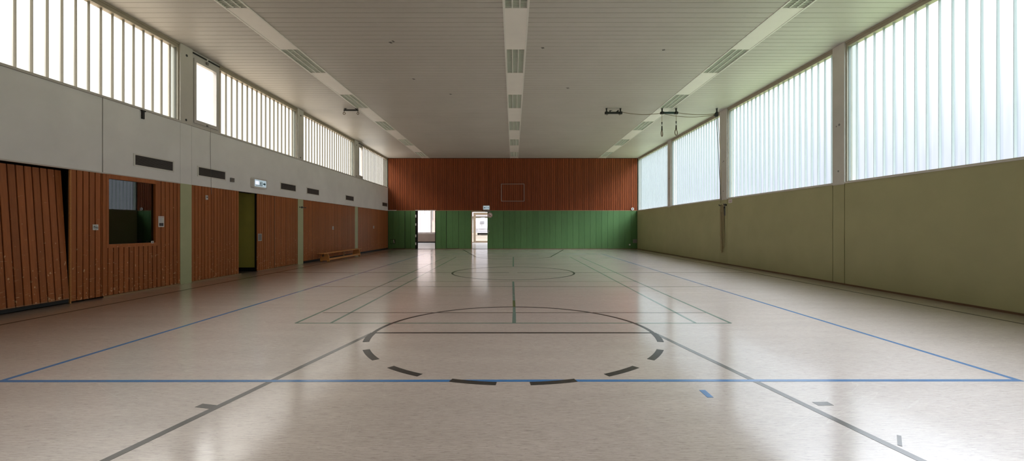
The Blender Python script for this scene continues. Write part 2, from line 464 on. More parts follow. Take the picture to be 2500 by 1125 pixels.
# fixtures
def make_light():
    r = empty('ceiling_light', (0, 0, 0), 'x', 'light', 'louvred lights in the ceiling strips')
    w, L = .22, GL / 2
    h = MB()
    h.box(-w, w, -L, L, .150, .160); h.box(-w - .006, -w, -L, L, -.004, .160); h.box(w, w + .006, -L, L, -.004, .160)
    h.box(-w, w, -L, -L + .006, -.004, .150); h.box(-w, w, L - .006, L, -.004, .150)
    local_part('housing', h, LAMPW, r)
    l = MB()
    n = 26
    for k in range(1, n):
        y = -L + 2 * L * k / n
        l.prism([(-w + .01, y - .004, 0.002), (-w + .01, y + .004, .002), (-w + .01, y + .002, .036), (-w + .01, y - .002, .036)], (2 * w - .02, 0, 0))
    local_part('louvre', l, LOUV, r)
    d = MB()
    for x in (-w / 3 * 1., w / 3 * 1.):
        d.prism([(x - .014, -L + .01, -.003), (x + .014, -L + .01, -.003), (x + .006, -L + .01, .06), (x - .006, -L + .01, .06)], (0, 2 * L - .02, 0))
    for s in (-1, 1):
        d.prism([(s * (w - .001), -L + .01, 0), (s * (w - .012), -L + .01, 0), (s * (w - .001), -L + .01, .06)], (0, 2 * L - .02, 0))
    local_part('divider', d, DIVID, r)
    for x in (-.147, 0, .147):
        local_part('lamp_tube', MB().tube([(x, -L + .04, .105), (x, L - .04, .105)], .016, 10), WPLAST, r, smooth=True)
    return r
light0 = make_light()
ordn = ['nearest', 'second nearest', 'third nearest', 'third from the back', 'second from the back', 'rearmost']
for j, (x0, x1) in enumerate(SX):
    for k in range(6):
        o = light0 if (j == 0 and k == 0) else copy_tree(light0)
        o.location = ((x0 + x1) / 2, P0 + PER * k + GL / 2, ZC)
        o['label'] = 'unlit louvred ceiling light, %s in the %s light strip' % (ordn[k], ['left', 'middle', 'right'][j])

# ------------------------------------------------------------------ slatted cladding helpers
PITCH, GRV = .1135, .017
def slats_x(mb, y0, y1, z0, z1, x, into=-1, pitch=PITCH, grv=GRV, th=.022, start=None, holes=()):
    """vertical boards on a wall parallel to Y, front face at x, wall behind on side `into`"""
    y = y0 if start is None else start
    while y < y1 - .01:
        a, b = max(y, y0), min(y + pitch - grv, y1)
        if b - a > .01:
            pieces = [(a, b, z0, z1)]
            for (h0, h1, hz0, hz1) in holes:
                if b > h0 and a < h1:
                    pieces = [(max(a, h0), min(b, h1), z0, hz0), (max(a, h0), min(b, h1), hz1, z1)]
                    if a < h0: pieces.append((a, h0, z0, z1))
                    if b > h1: pieces.append((h1, b, z0, z1))
            for a, b, s0, s1 in pieces:
                if s1 - s0 < .02 or b - a < .008: continue
                c = .003
                mb.prism([(x + into * th, a, s0), (x + into * c, a, s0), (x, a + c, s0), (x, b - c, s0), (x + into * c, b, s0), (x + into * th, b, s0)], (0, 0, s1 - s0))
        y += pitch
    return mb
def slats_y(mb, x0, x1, z0, z1, y, pitch=PITCH, grv=.027, th=.022):
    x = x0 + .01
    while x < x1 - .01:
        a, b = x, min(x + pitch - grv, x1); c = .004
        mb.prism([(a, y + th, z0), (a, y + c, z0), (a + c, y, z0), (b - c, y, z0), (b, y + c, z0), (b, y + th, z0)], (0, 0, z1 - z0))
        x += pitch
    return mb

# ------------------------------------------------------------------ back wall
D1 = (-6.00, -4.885); D2 = (-2.58, -1.61)
mb = MB()
for a, b, z0, z1 in ((XL - .3, D1[0] - .10, 0, ZC + .2), (D1[0] - .10, D1[1] + .03, 2.42, ZC + .2), (D1[1] + .03, D2[0] - .04, 0, ZC + .2),
                     (D2[0] - .04, D2[1], 2.40, ZC + .2), (D2[1], XR + .3, 0, ZC + .2)):
    mb.box(a, b, YB + .022, YB + .22, z0, z1)
wall_back = struct('wall_back', mb, VOID, 'end wall with orange slats above green planks and two open doorways', 'wall')
ssub('slat_backing', MB().box(XL, XR, YB + .0205, YB + .023, 2.43, ZC), WOODG, wall_back)
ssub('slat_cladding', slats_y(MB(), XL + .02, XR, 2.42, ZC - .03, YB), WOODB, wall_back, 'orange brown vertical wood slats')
g = MB()
def plk(a, b, z0=.012):
    c = .004
    g.prism([(a + .003, YB + .02, z0), (a + .003, YB + c, z0), (a + .003 + c, YB, z0), (b - .003 - c, YB, z0), (b - .003, YB + c, z0), (b - .003, YB + .02, z0)], (0, 0, 2.385 - z0))
k = YB / F
gx = lambda px: (px - VX) * k
left_set = [(947.5, 960, .012), (960, 974, .045), (974, 988, .045), (989, 1002, .012), (1002.5, 1014, .012), (1063.5, 1076, .012), (1076, 1089.5, .012),
            (1090.5, 1105, .045), (1105, 1119.5, .045), (1120, 1135, .012), (1135, 1150.2, .012)]
for a, b, z in left_set: plk(gx(a), gx(b), z)
px = 1229.4
while px < 1556:
    plk(gx(px), gx(min(px + 14.12, 1556.0))); px += 14.12
ssub('green_planking', g, GREEN, wall_back, 'green painted vertical planks')
ssub('ledge_trim', MB().box(XL, D1[0] - .1, YB - .004, YB + .02, 2.388, 2.415).box(D1[1] + .06, D2[0] - .05, YB - .004, YB + .02, 2.388, 2.415)
     .box(D2[1], XR, YB - .004, YB + .02, 2.388, 2.415), TANTRIM, wall_back)
# small white strips on the ledge
ssub('white_strip', MB().box(XL + .01, gx(968), YB - .012, YB + .02, 2.392, 2.43), WPLAST, wall_back, 'white strip over the green corner')
# doorway 1
d1 = struct('door_1', MB().box(D1[0] - .10, D1[0] - .07, YB - .01, YB + .22, 0, 2.41).box(D1[0] - .07, D1[0], YB + .12, YB + .22, 0, 2.41)
            .box(D1[1], D1[1] + .03, YB + .0, YB + .22, 0, 2.41), VOID, 'open left doorway in the green wall, dark jamb with pale hinges', 'doorway')
ssub('head_strip', MB().box(D1[0] - .11, D1[1] + .05, YB - .012, YB + .2, 2.395, 2.43), WPLAST, d1, 'white strip over the opening')
for z0, z1 in ((1.97, 2.14), (1.46, 1.60), (.74, .90), (.25, .41)):
    ssub('hinge', MB().box(D1[0] - .115, D1[0] - .055, YB - .02, YB - .004, z0, z1).tube([(D1[0] - .06, YB - .018, z0), (D1[0] - .06, YB - .018, z1)], .012, 8), WPLAST, d1, 'pale hinge')
ssub('threshold', MB().box(D1[0], D1[1], YB - .01, YB + .22, 0, .012), GREYPL, d1)
# doorway 2
d2 = struct('door_2', MB().box(D2[0] - .04, D2[0], YB - .012, YB + .22, 0, 2.40).box(D2[0], D2[1], YB + .03, YB + .22, 2.33, 2.40), TANTRIM,
            'open right doorway in the green wall with tan frame and green leaf', 'doorway')
lf = MB(); 
for a, b in ((1190.3, 1203), (1203.2, 1216), (1216.2, 1228.8)):
    c = .004; A, B = gx(a) + .002, gx(b) - .002
    lf.prism([(A, YB + .02, .012), (A, YB + c, .012), (A + c, YB, .012), (B - c, YB, .012), (B, YB + c, .012), (B, YB + .02, .012)], (0, 0, 2.373))
lf.box(D2[1], gx(1228.8), YB + .02, YB + .045, .012, 2.385)
ssub('door_leaf', lf, GREEN, d2, 'closed green planked leaf')
ssub('door_handle', MB().box(-1.585, -1.545, YB - .006, YB + .001, .98, 1.2).tube([(-1.565, YB - .004, 1.12), (-1.565, YB - .05, 1.12), (-1.46, YB - .05, 1.11)], .01, 8), STEEL, d2, 'metal lever handle')
ssub('door_closer', MB().box(gx(1184), gx(1197), YB - .045, YB + .0, 2.30, 2.385), GREYPL, d2, 'dark grey closer box')
ssub('head_strip', MB().box(D2[0] - .04, gx(1176), YB - .02, YB + .02, 2.385, 2.42), TANTRIM, d2)
ssub('threshold', MB().box(D2[0], D2[1], YB - .01, YB + .22, 0, .012), GREYPL, d2)
tag(struct('baseboard_back', MB().box(XL, D1[0] - .1, YB - .012, YB + .005, 0, .028).box(D1[1] + .04, D2[0] - .05, YB - .012, YB + .005, 0, .028).box(D2[1] + .01, XR, YB - .012, YB + .005, 0, .03),
       BROWNTRIM, 'thin brown skirting under the green planks', 'skirting'))

# hoop backboard frame
fr = empty('backboard_frame', (-.035, YB, 2.97), 'thin metal rectangle frame mounted on the orange slat wall', 'frame')
x0, x1, z0, z1, yy = -.74, .675, 2.985, 4.05, YB - .07
def absolute(mb, name, mats, root, label=None, smooth=False):
    o = mb.build(name, mats, None, tuple(root.location), smooth); o.parent = root; o.location = (0, 0, 0)
    if label: o['label'] = label
    return o
for A, B in (((x0, yy, z0), (x0, yy, z1)), ((x1, yy, z0), (x1, yy, z1))): absolute(MB().tube([A, B], .02, 8), 'upright', GREYPIPE, fr)
for A, B in (((x0, yy, z0), (x1, yy, z0)), ((x0, yy, z1), (x1, yy, z1))): absolute(MB().tube([A, B], .02, 8), 'crossbar', GREYPIPE, fr)
for x in (x0, x1):
    for z in (z0, z1): absolute(MB().tube([(x, yy, z), (x, YB + .01, z)], .014, 8), 'standoff', GREYPIPE, fr)

# emergency signs (same kind of light box)
def man(mb, c, u, w, n, s, mi):
    """running figure on a sign face: c centre, u right, w up, n outwards, s height"""
    def P(a, b, e=0): return c + u * a * s + w * b * s + n * e
    T = .004
    def bar(a, b, th):
        p, q = Vector(a), Vector(b); d = (q - p).normalized(); m_ = Vector((-d.y, d.x)) * th
        poly = [P(*(p - m_)), P(*(q - m_)), P(*(q + m_)), P(*(p + m_))]
        mb.prism(poly, n * T, mi)
    mb.disc(P(.08, .38), n, .09 * s, T, 12, mi)
    bar((.02, .27), (-.04, -.05), .085); bar((.03, .22), (.25, .06), .035); bar((-.01, .22), (-.22, .10), .035)
    bar((-.03, -.03), (.18, -.22), .05); bar((.18, -.22), (.12, -.45), .04); bar((-.05, -.03), (-.15, -.30), .05); bar((-.15, -.30), (-.34, -.34), .04)
def light_box(root, c, u, w, n, W, Ht, D, glyphs):
    c = Vector(c); u = Vector(u); w = Vector(w); n = Vector(n)
    def rect(a0, a1, b0, b1, e): return [c + u * a0 + w * b0 + n * e, c + u * a1 + w * b0 + n * e, c + u * a1 + w * b1 + n * e, c + u * a0 + w * b1 + n * e]
    a, b, ch = W / 2, Ht / 2, .03
    body = [c + u * (-a + ch) + w * -b, c + u * (a - ch) + w * -b, c + u * a + w * (-b + ch), c + u * a + w * (b - ch), c + u * (a - ch) + w * b, c + u * (-a + ch) + w * b, c + u * -a + w * (b - ch), c + u * -a + w * (-b + ch)]
    absolute(MB().prism(body, n * D), 'housing', WPLAST, root)
    absolute(MB().prism(rect(-a * .84, a * .84, -b * .66, b * .7, D - .002), n * .006), 'lit_panel', SIGNLIT, root, 'softly lit bluish sign face')
    gm = MB(); glyphs(gm, c + n * (D + .004), u, w, n); absolute(gm, 'pictogram', TEALINK, root, 'dark teal escape pictograms')
    return root
def glyph_a(gm, c, u, w, n):
    # door block, running figure and arrow in one row
    def rect(a0, a1, b0, b1): gm.prism([c + u * a0 + w * b0, c + u * a1 + w * b0, c + u * a1 + w * b1, c + u * a0 + w * b1], n * .004)
    man(gm, c + u * -.005, u, w, n, .14, 0)
    rect(.055, .075, -.06, .06)
    rect(.12, .20, -.018, .018)
    gm.prism([c + u * .20 + w * -.05, c + u * .26, c + u * .20 + w * .05], n * .004)
def glyph_b(gm, c, u, w, n):
    def rect(a0, a1, b0, b1): gm.prism([c + u * a0 + w * b0, c + u * a1 + w * b0, c + u * a1 + w * b1, c + u * a0 + w * b1], n * .004)
    rect(-.15, -.08, -.035, .03); rect(-.07, -.035, -.015, .012)
    man(gm, c + u * -.005, u, w, n, .11, 0)
    rect(.055, .12, -.014, .014); gm.prism([c + u * .115 + w * -.04, c + u * .16, c + u * .115 + w * .04], n * .004)
es = empty('exit_sign', (-1.675, YB, 2.43), 'small white escape sign box above the right open doorway', 'sign')
light_box(es, (-1.675, YB, 2.575), (1, 0, 0), (0, 0, 1), (0, -1, 0), .43, .29, .07, glyph_b)
yc = (ly(616) + ly(649)) / 2 - .1
es2 = empty('exit_sign', (XL, yc, 2.54), 'white escape sign box on the white wall above the storage opening', 'sign')
light_box(es2, (XL, yc, 2.68), (0, 1, 0), (0, 0, 1), (1, 0, 0), .70, .30, .10, glyph_a)
absolute(MB().box(XL + .104, XL + .112, yc - .27, yc - .10, 2.64, 2.745), 'lamp_window', SIGNLAMP, es2, 'bright lavender lit field')
absolute(MB().box(XL + .104, XL + .114, yc - .26, yc + .08, 2.606, 2.618), 'lower_lip', GREYPL, es2)

# no smoking sign
ns = empty('prohibition_sign', (-1.45, YB, 2.0), 'round red and white prohibition sign beside the right doorway', 'sign')
cc = (gx(1196.2), YB - .001, H + (VY - 525) * k)
absolute(MB().disc(cc, (0, -1, 0), .155, .006, 32), 'disc', WPLAST, ns)
rg = MB(); n = 32
for i in range(n):
    t0, t1 = 2 * math.pi * i / n, 2 * math.pi * (i + 1) / n
    P = lambda t, r: (cc[0] + r * math.cos(t), YB - .007, cc[2] + r * math.sin(t))
    rg.prism([P(t0, .118), P(t1, .118), P(t1, .14), P(t0, .14)], (0, -.003, 0))
s2 = .12 * .7071; q = .012
rg.prism([(cc[0] - s2 - q, YB - .007, cc[2] + s2 - q), (cc[0] - s2 + q, YB - .007, cc[2] + s2 + q), (cc[0] + s2 + q, YB - .007, cc[2] - s2 + q), (cc[0] + s2 - q, YB - .007, cc[2] - s2 - q)], (0, -.003, 0))
absolute(rg, 'red_ring', REDSIGN, ns, 'dull red ring with slash')
absolute(MB().box(cc[0] - .07, cc[0] + .04, YB - .009, YB - .007, cc[2] - .05, cc[2] - .03).box(cc[0] - .05, cc[0] - .01, YB - .009, YB - .007, cc[2] - .075, cc[2] - .05), 'pictogram', INK, ns)

# bell, plates in the right corner, flap on the left
be = empty('wall_bell', (7.44, YB, 2.4), 'round white bell on the slat wall at the right corner', 'bell')
bc = (gx(1544), YB - .004, H + (VY - 510) * k)
absolute(MB().disc(bc, (0, -1, 0), .085, .05, 24), 'gong', WPLAST, be)
absolute(MB().disc((bc[0], YB - .054, bc[2]), (0, -1, 0), .036, .006, 16), 'hub', INK, be, 'dark centre')
bp = empty('junction_box', (7.595, YB, .375), 'square grey plate low in the dark right corner', 'box')
absolute(MB().box(7.47, 7.72, YB - .03, YB, .375, .605), 'cover', PINKPL, bp)
for x, z in ((7.49, .395), (7.70, .585)): absolute(MB().disc((x, YB - .03, z), (0, -1, 0), .008, .004, 8), 'screw', STEEL, bp)
wk = empty('wall_bumper', (7.27, YB, .22), 'small round white bumper low on the green planks', 'bumper')
absolute(MB().disc((7.27, YB, .27), (0, -1, 0), .05, .03, 18), 'rosette', WPLAST, wk)
absolute(MB().disc((7.27, YB - .03, .27), (0, -1, 0), .022, .03, 14), 'stem', WPLAST, wk)
fp = empty('wall_flap', (gx(958.6), YB, .33), 'small square hatch low in the left green corner', 'hatch')
absolute(MB().box(gx(952.6), gx(964.6), YB - .008, YB, .33, .60), 'frame', VOID, fp)
absolute(MB().box(gx(953.4), gx(960), YB - .016, YB - .008, .35, .58), 'flap', GREEN, fp)
absolute(MB().prism([(gx(960.2), YB - .009, .58), (gx(962.3), YB - .009, .58), (gx(963.4), YB - .009, .36), (gx(961.4), YB - .009, .36)], (0, -.008, 0)), 'slide', PLANK, fp, 'pale slide')

# ------------------------------------------------------------------ left wall
LP = [(ly(440), ly(467.5)), (ly(727), ly(740)), (ly(866.5), ly(873.5))]     # lower pilasters
LPU = [(4.45, 4.80), (ly(440), ly(470)), (ly(727), ly(741)), (ly(866), ly(875))]   # the same ones between the windows
WLT = XL - .30
mb = MB()
joints = [YF, 2.5, ly(250.5), LP[0][0], LP[0][1], ly(882), YB]
for i in range(len(joints) - 1):
    gw = .012 if i in (1, 2) else (.004 if i in (3,) else .003)
    mb.box(XL, XL - .06, joints[i] + gw, joints[i + 1] - (.012 if i in (0, 1) else .003), ZW, ZSL - .04)
wall_left = struct('wall_left', mb, WHITEW, 'white painted wall band with vents above the wood panels', 'wall')
ssub('wall_core', MB().box(XL - .06, WLT, YF, YB, ZW - .0, ZSL - .02), VOID, wall_left)
ssub('window_sill', MB().box(XL + .022, WLT, YF, YB, ZSL - .035, ZSL), PILLAR, wall_left, 'narrow painted sill')
ssub('wall_edge', MB().box(XL + .004, XL - .05, YF, LP[0][0], ZW - .01, ZW + .012), PILLAR, wall_left)

# pilasters: green below, off-white between the windows
tn = 0
names_p = ['first pilaster left of the bright casement', 'second pilaster on the left wall, beyond the sliding door', 'third pilaster on the left wall, by the far end of the bench']
for i, (a, b) in enumerate(LP):
    tn += 1
    u0, u1 = LPU[i + 1]
    t = struct('trim_%d' % tn, MB().box(XL + .004, XL - .28, a, b, 0, ZW).box(XL + .0, XL - .28, a + .004, b - .004, ZW, ZW), SAGE,
               'sage green post from floor to white wall, %s of the left wall' % ['nearest', 'middle', 'farthest'][i], 'pilaster')
    ssub('upper_post', MB().box(XL + .005, WLT, u0, u1, ZSL - .03, ZC), PILLAR, t, 'off-white post between the windows')
    ym = (u0 + u1) / 2
    bh = MB().disc((XL + .004, ym, ZC - .22), (1, 0, 0), .03, .006, 12).disc((XL + .004, ym - .02, ZSL + .06), (1, 0, 0), .028, .006, 12)
    ssub('bolt_hole', bh, INK, t)
tn += 1
t0_ = struct('trim_%d' % tn, MB().box(XL + .005, WLT, 4.45, 4.80, 0, ZC), PILLAR, 'off-white post on the left wall beside the camera', 'pilaster')

# annex (storage) behind the wooden panels
XS = -10.8
an = struct('wall_storage', MB().box(XS - .1, XS, YF, YB, 0, 2.6).box(XS, XL - .3, YF - .1, YF, 0, 2.6).box(XS, XL - .3, YB, YB + .1, 0, 2.6)
            .box(XS, XL - .12, 8.20, 8.30, 0, 2.55).box(XS, XL - .12, 10.1, 10.2, 0, 2.55), VOID, 'dark walls of the storage rooms behind the wood panels', 'wall')
ssub('partition', MB().box(XS, XL - .085, 13.14, 13.24, 0.115, 2.6).box(XS, XL - .09, 11.6, 11.7, 0.05, 2.6), OLIVED, an, 'olive painted partition')
ssub('plinth', MB().box(XS, XL - .085, 13.13, 13.24, 0, .115), BLACK, an)
ssub('storage_floor', MB().box(XS, XL - .1, YF, YB, -.2, -.002), DFLOOR, an)
ssub('annex_roof', MB().box(XS - .4, WLT, YF, YB, 2.6, 2.7), ROOFG, an)

# fixed panels and gates (all boards in the plane of the left wall)
def panel(name, y0, y1, z0, z1, parent=None, label=None, holes=(), mat=WOOD):
    m_ = slats_x(MB(), y0, y1, z0, z1, XL, -1, holes=holes)
    if not holes: m_.box(XL - .020, XL - .06, y0, y1, z0, z1, 1)
    else:
        h0, h1, hz0, hz1 = holes[0]
        m_.box(XL - .020, XL - .06, y0, h0, z0, z1, 1).box(XL - .020, XL - .06, h1, y1, z0, z1, 1)
        m_.box(XL - .020, XL - .06, h0, h1, z0, hz0, 1).box(XL - .020, XL - .06, h0, h1, hz1, z1, 1)
    return m_
# service door beside the tilted gate (172..251)
yA, yB_ = ly(172.5), ly(250.5)
sd = struct('door_3', panel('x', yA + .0, yB_ - .008, .03, ZW - .01), [WOOD, VOID], 'narrow slatted door right of the tilted gate, square turn plate on it', 'door')
def turn_plate(parent, y, z, s, nm='turn_plate'):
    o = ssub(nm, MB().box(XL + .001, XL + .010, y - s / 2, y + s / 2, z - s / 2, z + s / 2), WPLAST, parent, 'white square plate with turn knob')
    kn = MB().disc((XL + .010, y, z), (1, 0, 0), s * .40, .004, 24, 0)
    ssub('knob_dish', kn, STEEL, o)
    c, sn = math.cos(R(-18)), math.sin(R(-18)); L_, t_ = s * .36, s * .06
    pl = [(XL + .014, y + c * a - sn * b, z + sn * a + c * b) for a, b in ((-L_, -t_), (L_, -t_), (L_, t_), (-L_, t_))]
    ssub('turn_bar', MB().prism(pl, (.012, 0, 0)), GREYPL, o)
    return o
turn_plate(sd, (ly(225.5) + ly(239)) / 2, 1.345, .105)
ssub('edge_strip', MB().box(XL + .001, XL - .03, yA - .006, yA + .008, .0, ZW - .02), BENCHW, sd, 'worn pale edge strip')
# panel with the booth window (251..440)
wy0, wy1, wz0, wz1 = ly(265.5), ly(379.5), 1.015, 2.29
yP1 = LP[0][0]
pw = struct('trim_11', panel('x', yB_ + .004, yP1 - .004, .03, ZW - .005, holes=[(wy0 - .05, wy1 + .05, wz0 - .07, ZW)]), [WOOD, VOID], 'slatted wood panel around the dark booth window', 'wall panel')
bw = struct('window_13', MB().box(XL + .004, XL - .08, wy0 - .05, wy0, wz0 - .07, ZW - .005).box(XL + .004, XL - .08, wy1, wy1 + .05, wz0 - .07, ZW - .005)
            .box(XL + .005, XL - .08, wy0, wy1, wz0 - .07, wz0).box(XL + .005, XL - .08, wy0, wy1, wz1, ZW - .005), WOOD, 'dark glazed booth window set in the slatted wood panel', 'window')
ssub('pane', MB().box(XL - .045, XL - .051, wy0, wy1, wz0, wz1), BOOTH, bw, 'dark reflecting glass')
nt_ = empty('notice_sheet', (XL, 9.51, 1.35), 'white printed notice with a dark picture, right of the booth window', 'notice')
ny0, ny1, nz0, nz1 = ly(386.5), ly(400.5), 1.352, 1.592
absolute(MB().box(XL + .001, XL + .0025, ny0, ny1, nz0, nz1), 'paper', WPLAST, nt_)
W_ = ny1 - ny0
absolute(MB().box(XL + .0026, XL + .0032, ny0 + .02, ny1 - .02, nz0 + .022, nz0 + .09), 'picture', PHOTO, nt_, 'dark printed picture')
pr = MB()
for z, a, b in ((.222, .0, 1.), ):
    pr.box(XL + .0026, XL + .003, ny0 + .01, ny1 - .01, nz0 + .214, nz0 + .221)
absolute(pr, 'heading', REDSIGN, nt_, 'red heading line')
pr = MB()
for kx in range(7): pr.box(XL + .0026, XL + .003, ny0 + .022, ny1 - .03 - .02 * (kx % 3), nz0 + .195 - kx * .013, nz0 + .199 - kx * .013)
absolute(pr, 'print_lines', PALEINK, nt_)
sk = tag(MB().box(XL + .006, XL + .012, ly(368), ly(374), 1.0, 1.05).box(XL + .012, XL + .016, ly(370), ly(372), 1.015, 1.035, 1).build('sticker', [WPLAST, INK], None, (XL, ly(371), 1.0)), 'tiny white sticker under the booth window frame', 'sticker')

# panel 467..583
yC0, yC1 = LP[0][1], ly(583)
p3 = struct('trim_12', panel('x', yC0 + .004, yC1, .03, ZW - .005), [WOOD, VOID], 'slatted wood panel between nearest sage post and storage opening', 'wall panel')
hk = empty('wall_sensor', (XL, ly(503.5), 2.04), 'small white bracket high on the slats left of the storage opening', 'bracket')
absolute(MB().box(XL + .001, XL + .02, ly(501), ly(506), 2.05, 2.16), 'body', WPLAST, hk)
absolute(MB().box(XL + .02, XL + .024, ly(502.5), ly(505), 2.10, 2.125), 'slot', INK, hk)
# sliding door 628..670 and panel 670..727
yD0, yD1, yE1 = ly(628), ly(670), LP[1][0]
sl = struct('door_4', MB().box(XL - .022, XL - .08, yD0, yD1, .02, ZW - .005), BLACK, 'slatted sliding door standing open, metal pull on its edge', 'door')
ssub('slats', slats_x(MB(), yD0, yD1 - .006, .02, ZW - .005, XL), WOOD, sl)
pz0, pz1, py0, py1 = .925, 1.15, yD0 + .035, yD0 + .225
pu = ssub('pull', MB().box(XL + .001, XL + .006, py0, py0 + .022, pz0, pz1).box(XL + .001, XL + .006, py1 - .022, py1, pz0, pz1).box(XL + .001, XL + .006, py0 + .022, py1 - .022, pz0, pz0 + .022)
     .box(XL + .001, XL + .006, py0 + .022, py1 - .022, pz1 - .022, pz1), STEEL, sl, 'flush metal pull')
ssub('pull_dish', MB().box(XL + .0005, XL + .002, py0 + .02, py1 - .02, pz0 + .02, pz1 - .02), GREYPL, pu)
p5 = struct('trim_13', panel('x', yD1 + .004, yE1 - .004, .03, ZW - .005), [WOOD, VOID], 'slatted wood panel between sliding door and middle sage post', 'wall panel')
ssub('edge_strip', MB().box(XL + .004, XL - .02, yD1 - .004, yD1 + .014, .0, ZW - .01), BROWNTRIM, p5)
# closed gates
def gate(y0, y1, label, plate_y, plate_z, s):
    r = empty('tilting_gate', (XL, (y0 + y1) / 2, 0), label, 'gate', 'closed slatted gates on the left wall')
    m_ = slats_x(MB(), y0 + .01, y1 - .01, .085, ZW - .01, XL + .004).box(XL - .016, XL - .06, y0 + .01, y1 - .01, .085, ZW - .01, 1)
    absolute(m_, 'leaf', [WOOD, VOID], r)
    absolute(MB().box(XL - .03, XL - .06, y0, y1, 0, .085), 'gap_shade_strip', BLACK, r, 'black strip painting the shaded gap')  # black strip stands in for the shade in the open gap
    pl = absolute(MB().box(XL + .005, XL + .014, plate_y - s / 2, plate_y + s / 2, plate_z - s / 2, plate_z + s / 2), 'turn_plate', WPLAST, r, 'white square plate with turn knob')
    kn = MB().disc((XL + .014, plate_y, plate_z), (1, 0, 0), s * .36, .006, 20).build('turn_knob', STEEL, None, tuple(r.location)); kn.parent = pl; kn.location = (0, 0, 0)
    for ya in (y0, y1 - .012): absolute(MB().box(XL + .003, XL - .02, ya, ya + .012, 0, ZW - .01), 'jamb', BROWNTRIM, r)
    return r
gate(LP[1][1] + .004, LP[2][0] - .004, 'closed slatted wood gate behind the long bench', ly(812.5), H - .02, .14)
gate(LP[2][1] + .004, YB - .01, 'closed slatted wood gate in the far left corner', ly(912), H + .02, .14)
# the tilted gate in the foreground
tg = empty('tilting_gate', (XL + .0, 5.0, 0), 'slatted wood gate at far left, tilted with its top leaning inwards', 'gate')
ty0, ty1 = 2.45 - 5.0, ly(169.5) - 5.0
m_ = MB(); y = ty1 - .09
yy_ = ty1
bw_ = PITCH
while yy_ > ty0 + .05:
    a, b, c = yy_ - (PITCH * 1.03 - .017), yy_, .004
    m_.prism([(-.022, a, .068), (-c, a, .068), (0, a + c, .068), (0, b - c, .068), (-c, b, .068), (-.022, b, .068)], (0, 0, 2.27))
    yy_ -= PITCH * 1.03
m_.box(-.021, -.06, ty0, ty1, .068, 2.338, 1)
local_part('leaf', m_, [WOOD, VOID], tg)
local_part('gap_shade_strip', MB().box(-.012, -.05, ty0, ty1, .008, .068), BLACK, tg, 'black strip painting the shaded gap below')  # shade of the gap under the leaf, built as a black strip
e_ = MB()
e_.box(.001, .003, ty0, ty1, .075, .083)
local_part('kick_mark', e_, TANTRIM, tg, 'pale worn line along the bottom')
tg.rotation_euler = (0, R(-3.7), 0)
tg.location = (XL + .002, 5.0, .012)
struct('baseboard_left', MB().box(XL + .012, XL - .005, yB_ + .01, LP[0][0], 0, .026).box(XL + .012, XL - .005, LP[0][1], yC1 + .1, 0, .026).box(XL + .010, XL - .005, yD0, LP[1][0], 0, .018),
       TANTRIM, 'thin tan skirting under the slatted panels', 'skirting')

# vents on the white band
def make_vent():
    r = empty('wall_vent', (0, 0, 0), 'x', 'vent', 'vents along the white wall band')
    f_ = MB(); L_, h_ = .525, .13
    f_.box(0, .012, -L_, L_, -h_, -h_ + .028).box(0, .012, -L_, L_, h_ - .028, h_).box(0, .012, -L_, -L_ + .035, -h_ + .028, h_ - .028).box(0, .012, L_ - .035, L_, -h_ + .028, h_ - .028)
    local_part('frame', f_, LAMPW, r)
    local_part('backing', MB().box(.0005, .002, -L_ + .03, L_ - .03, -h_ + .025, h_ - .025), VOID, r)
    g_ = MB()
    for i in range(13):
        z = -h_ + .034 + i * (2 * h_ - .068) / 12
        g_.box(.003, .008, -L_ + .035, L_ - .035, z - .0035, z + .0035)
    local_part('grille', g_, GRILLE, r)
    return r
v0 = make_vent()
vl = ['largest vent on the white wall, above the booth window', 'vent left of the small grey box on the white wall',
      'vent just right of the escape sign on the white wall', 'second vent right of the escape sign on the white wall', 'vent on the white wall above the far end of the bench',
      'vent in the far left corner of the white wall']
for i, (a, b) in enumerate(((325, 424.3), (481.2, 551.2), (683.5, 722.5), (748, 779), (842.8, 863.9), (932.7, 945.5))):
    o = v0 if i == 0 else copy_tree(v0)
    o.location = (XL + .001, (ly(a) + ly(b)) / 2, 2.742); o['label'] = vl[i]
sw = empty('wall_switch', (XL, ly(565), 2.61), 'small dark grey double box right of a wall vent', 'switch')
a, b = ly(561.3), ly(569.3)
absolute(MB().box(XL + .001, XL + .04, a, b, 2.605, 2.715), 'body', GREYPL, sw)
absolute(MB().box(XL + .04, XL + .046, a + .012, (a + b) / 2 - .006, 2.615, 2.705).box(XL + .04, XL + .046, (a + b) / 2 + .006, b - .012, 2.615, 2.705), 'rocker', PINKPL, sw)
bk = tag(MB().box(XL + .001, XL + .03, 9.0, 9.055, 3.63, 3.80).box(XL + .001, XL + .04, 8.99, 9.075, 3.785, 3.81).build('metal_bracket', DARKIRON, None, (XL, 9.03, 3.62)),
         'dark narrow bracket on the white wall under the left windows', 'bracket')
lt = tag(MB().box(XL + .005, XL + .03, ly(730), ly(746), 2.075, 2.10).disc((XL + .005, ly(736), 2.087), (1, 0, 0), .035, .03, 12).build('latch_bar', DARKIRON, None, (XL, 15.9, 2.07)),
         'dark latch bar high on the middle sage post', 'latch')
cd = tag(MB().tube([(XL + .02, ly(512.0), 3.87), (XL + .014, ly(512.3), 3.4), (XL + .016, ly(513.5), 2.75), (XL + .014, ly(514.2), 2.4), (XL + .012, ly(515), 2.2)], .004, 6)
         .build('pull_cord', GREYPL, None, (XL, 11.5, 2.2)), 'thin dark cord hanging down the white wall below the casement window', 'cord')

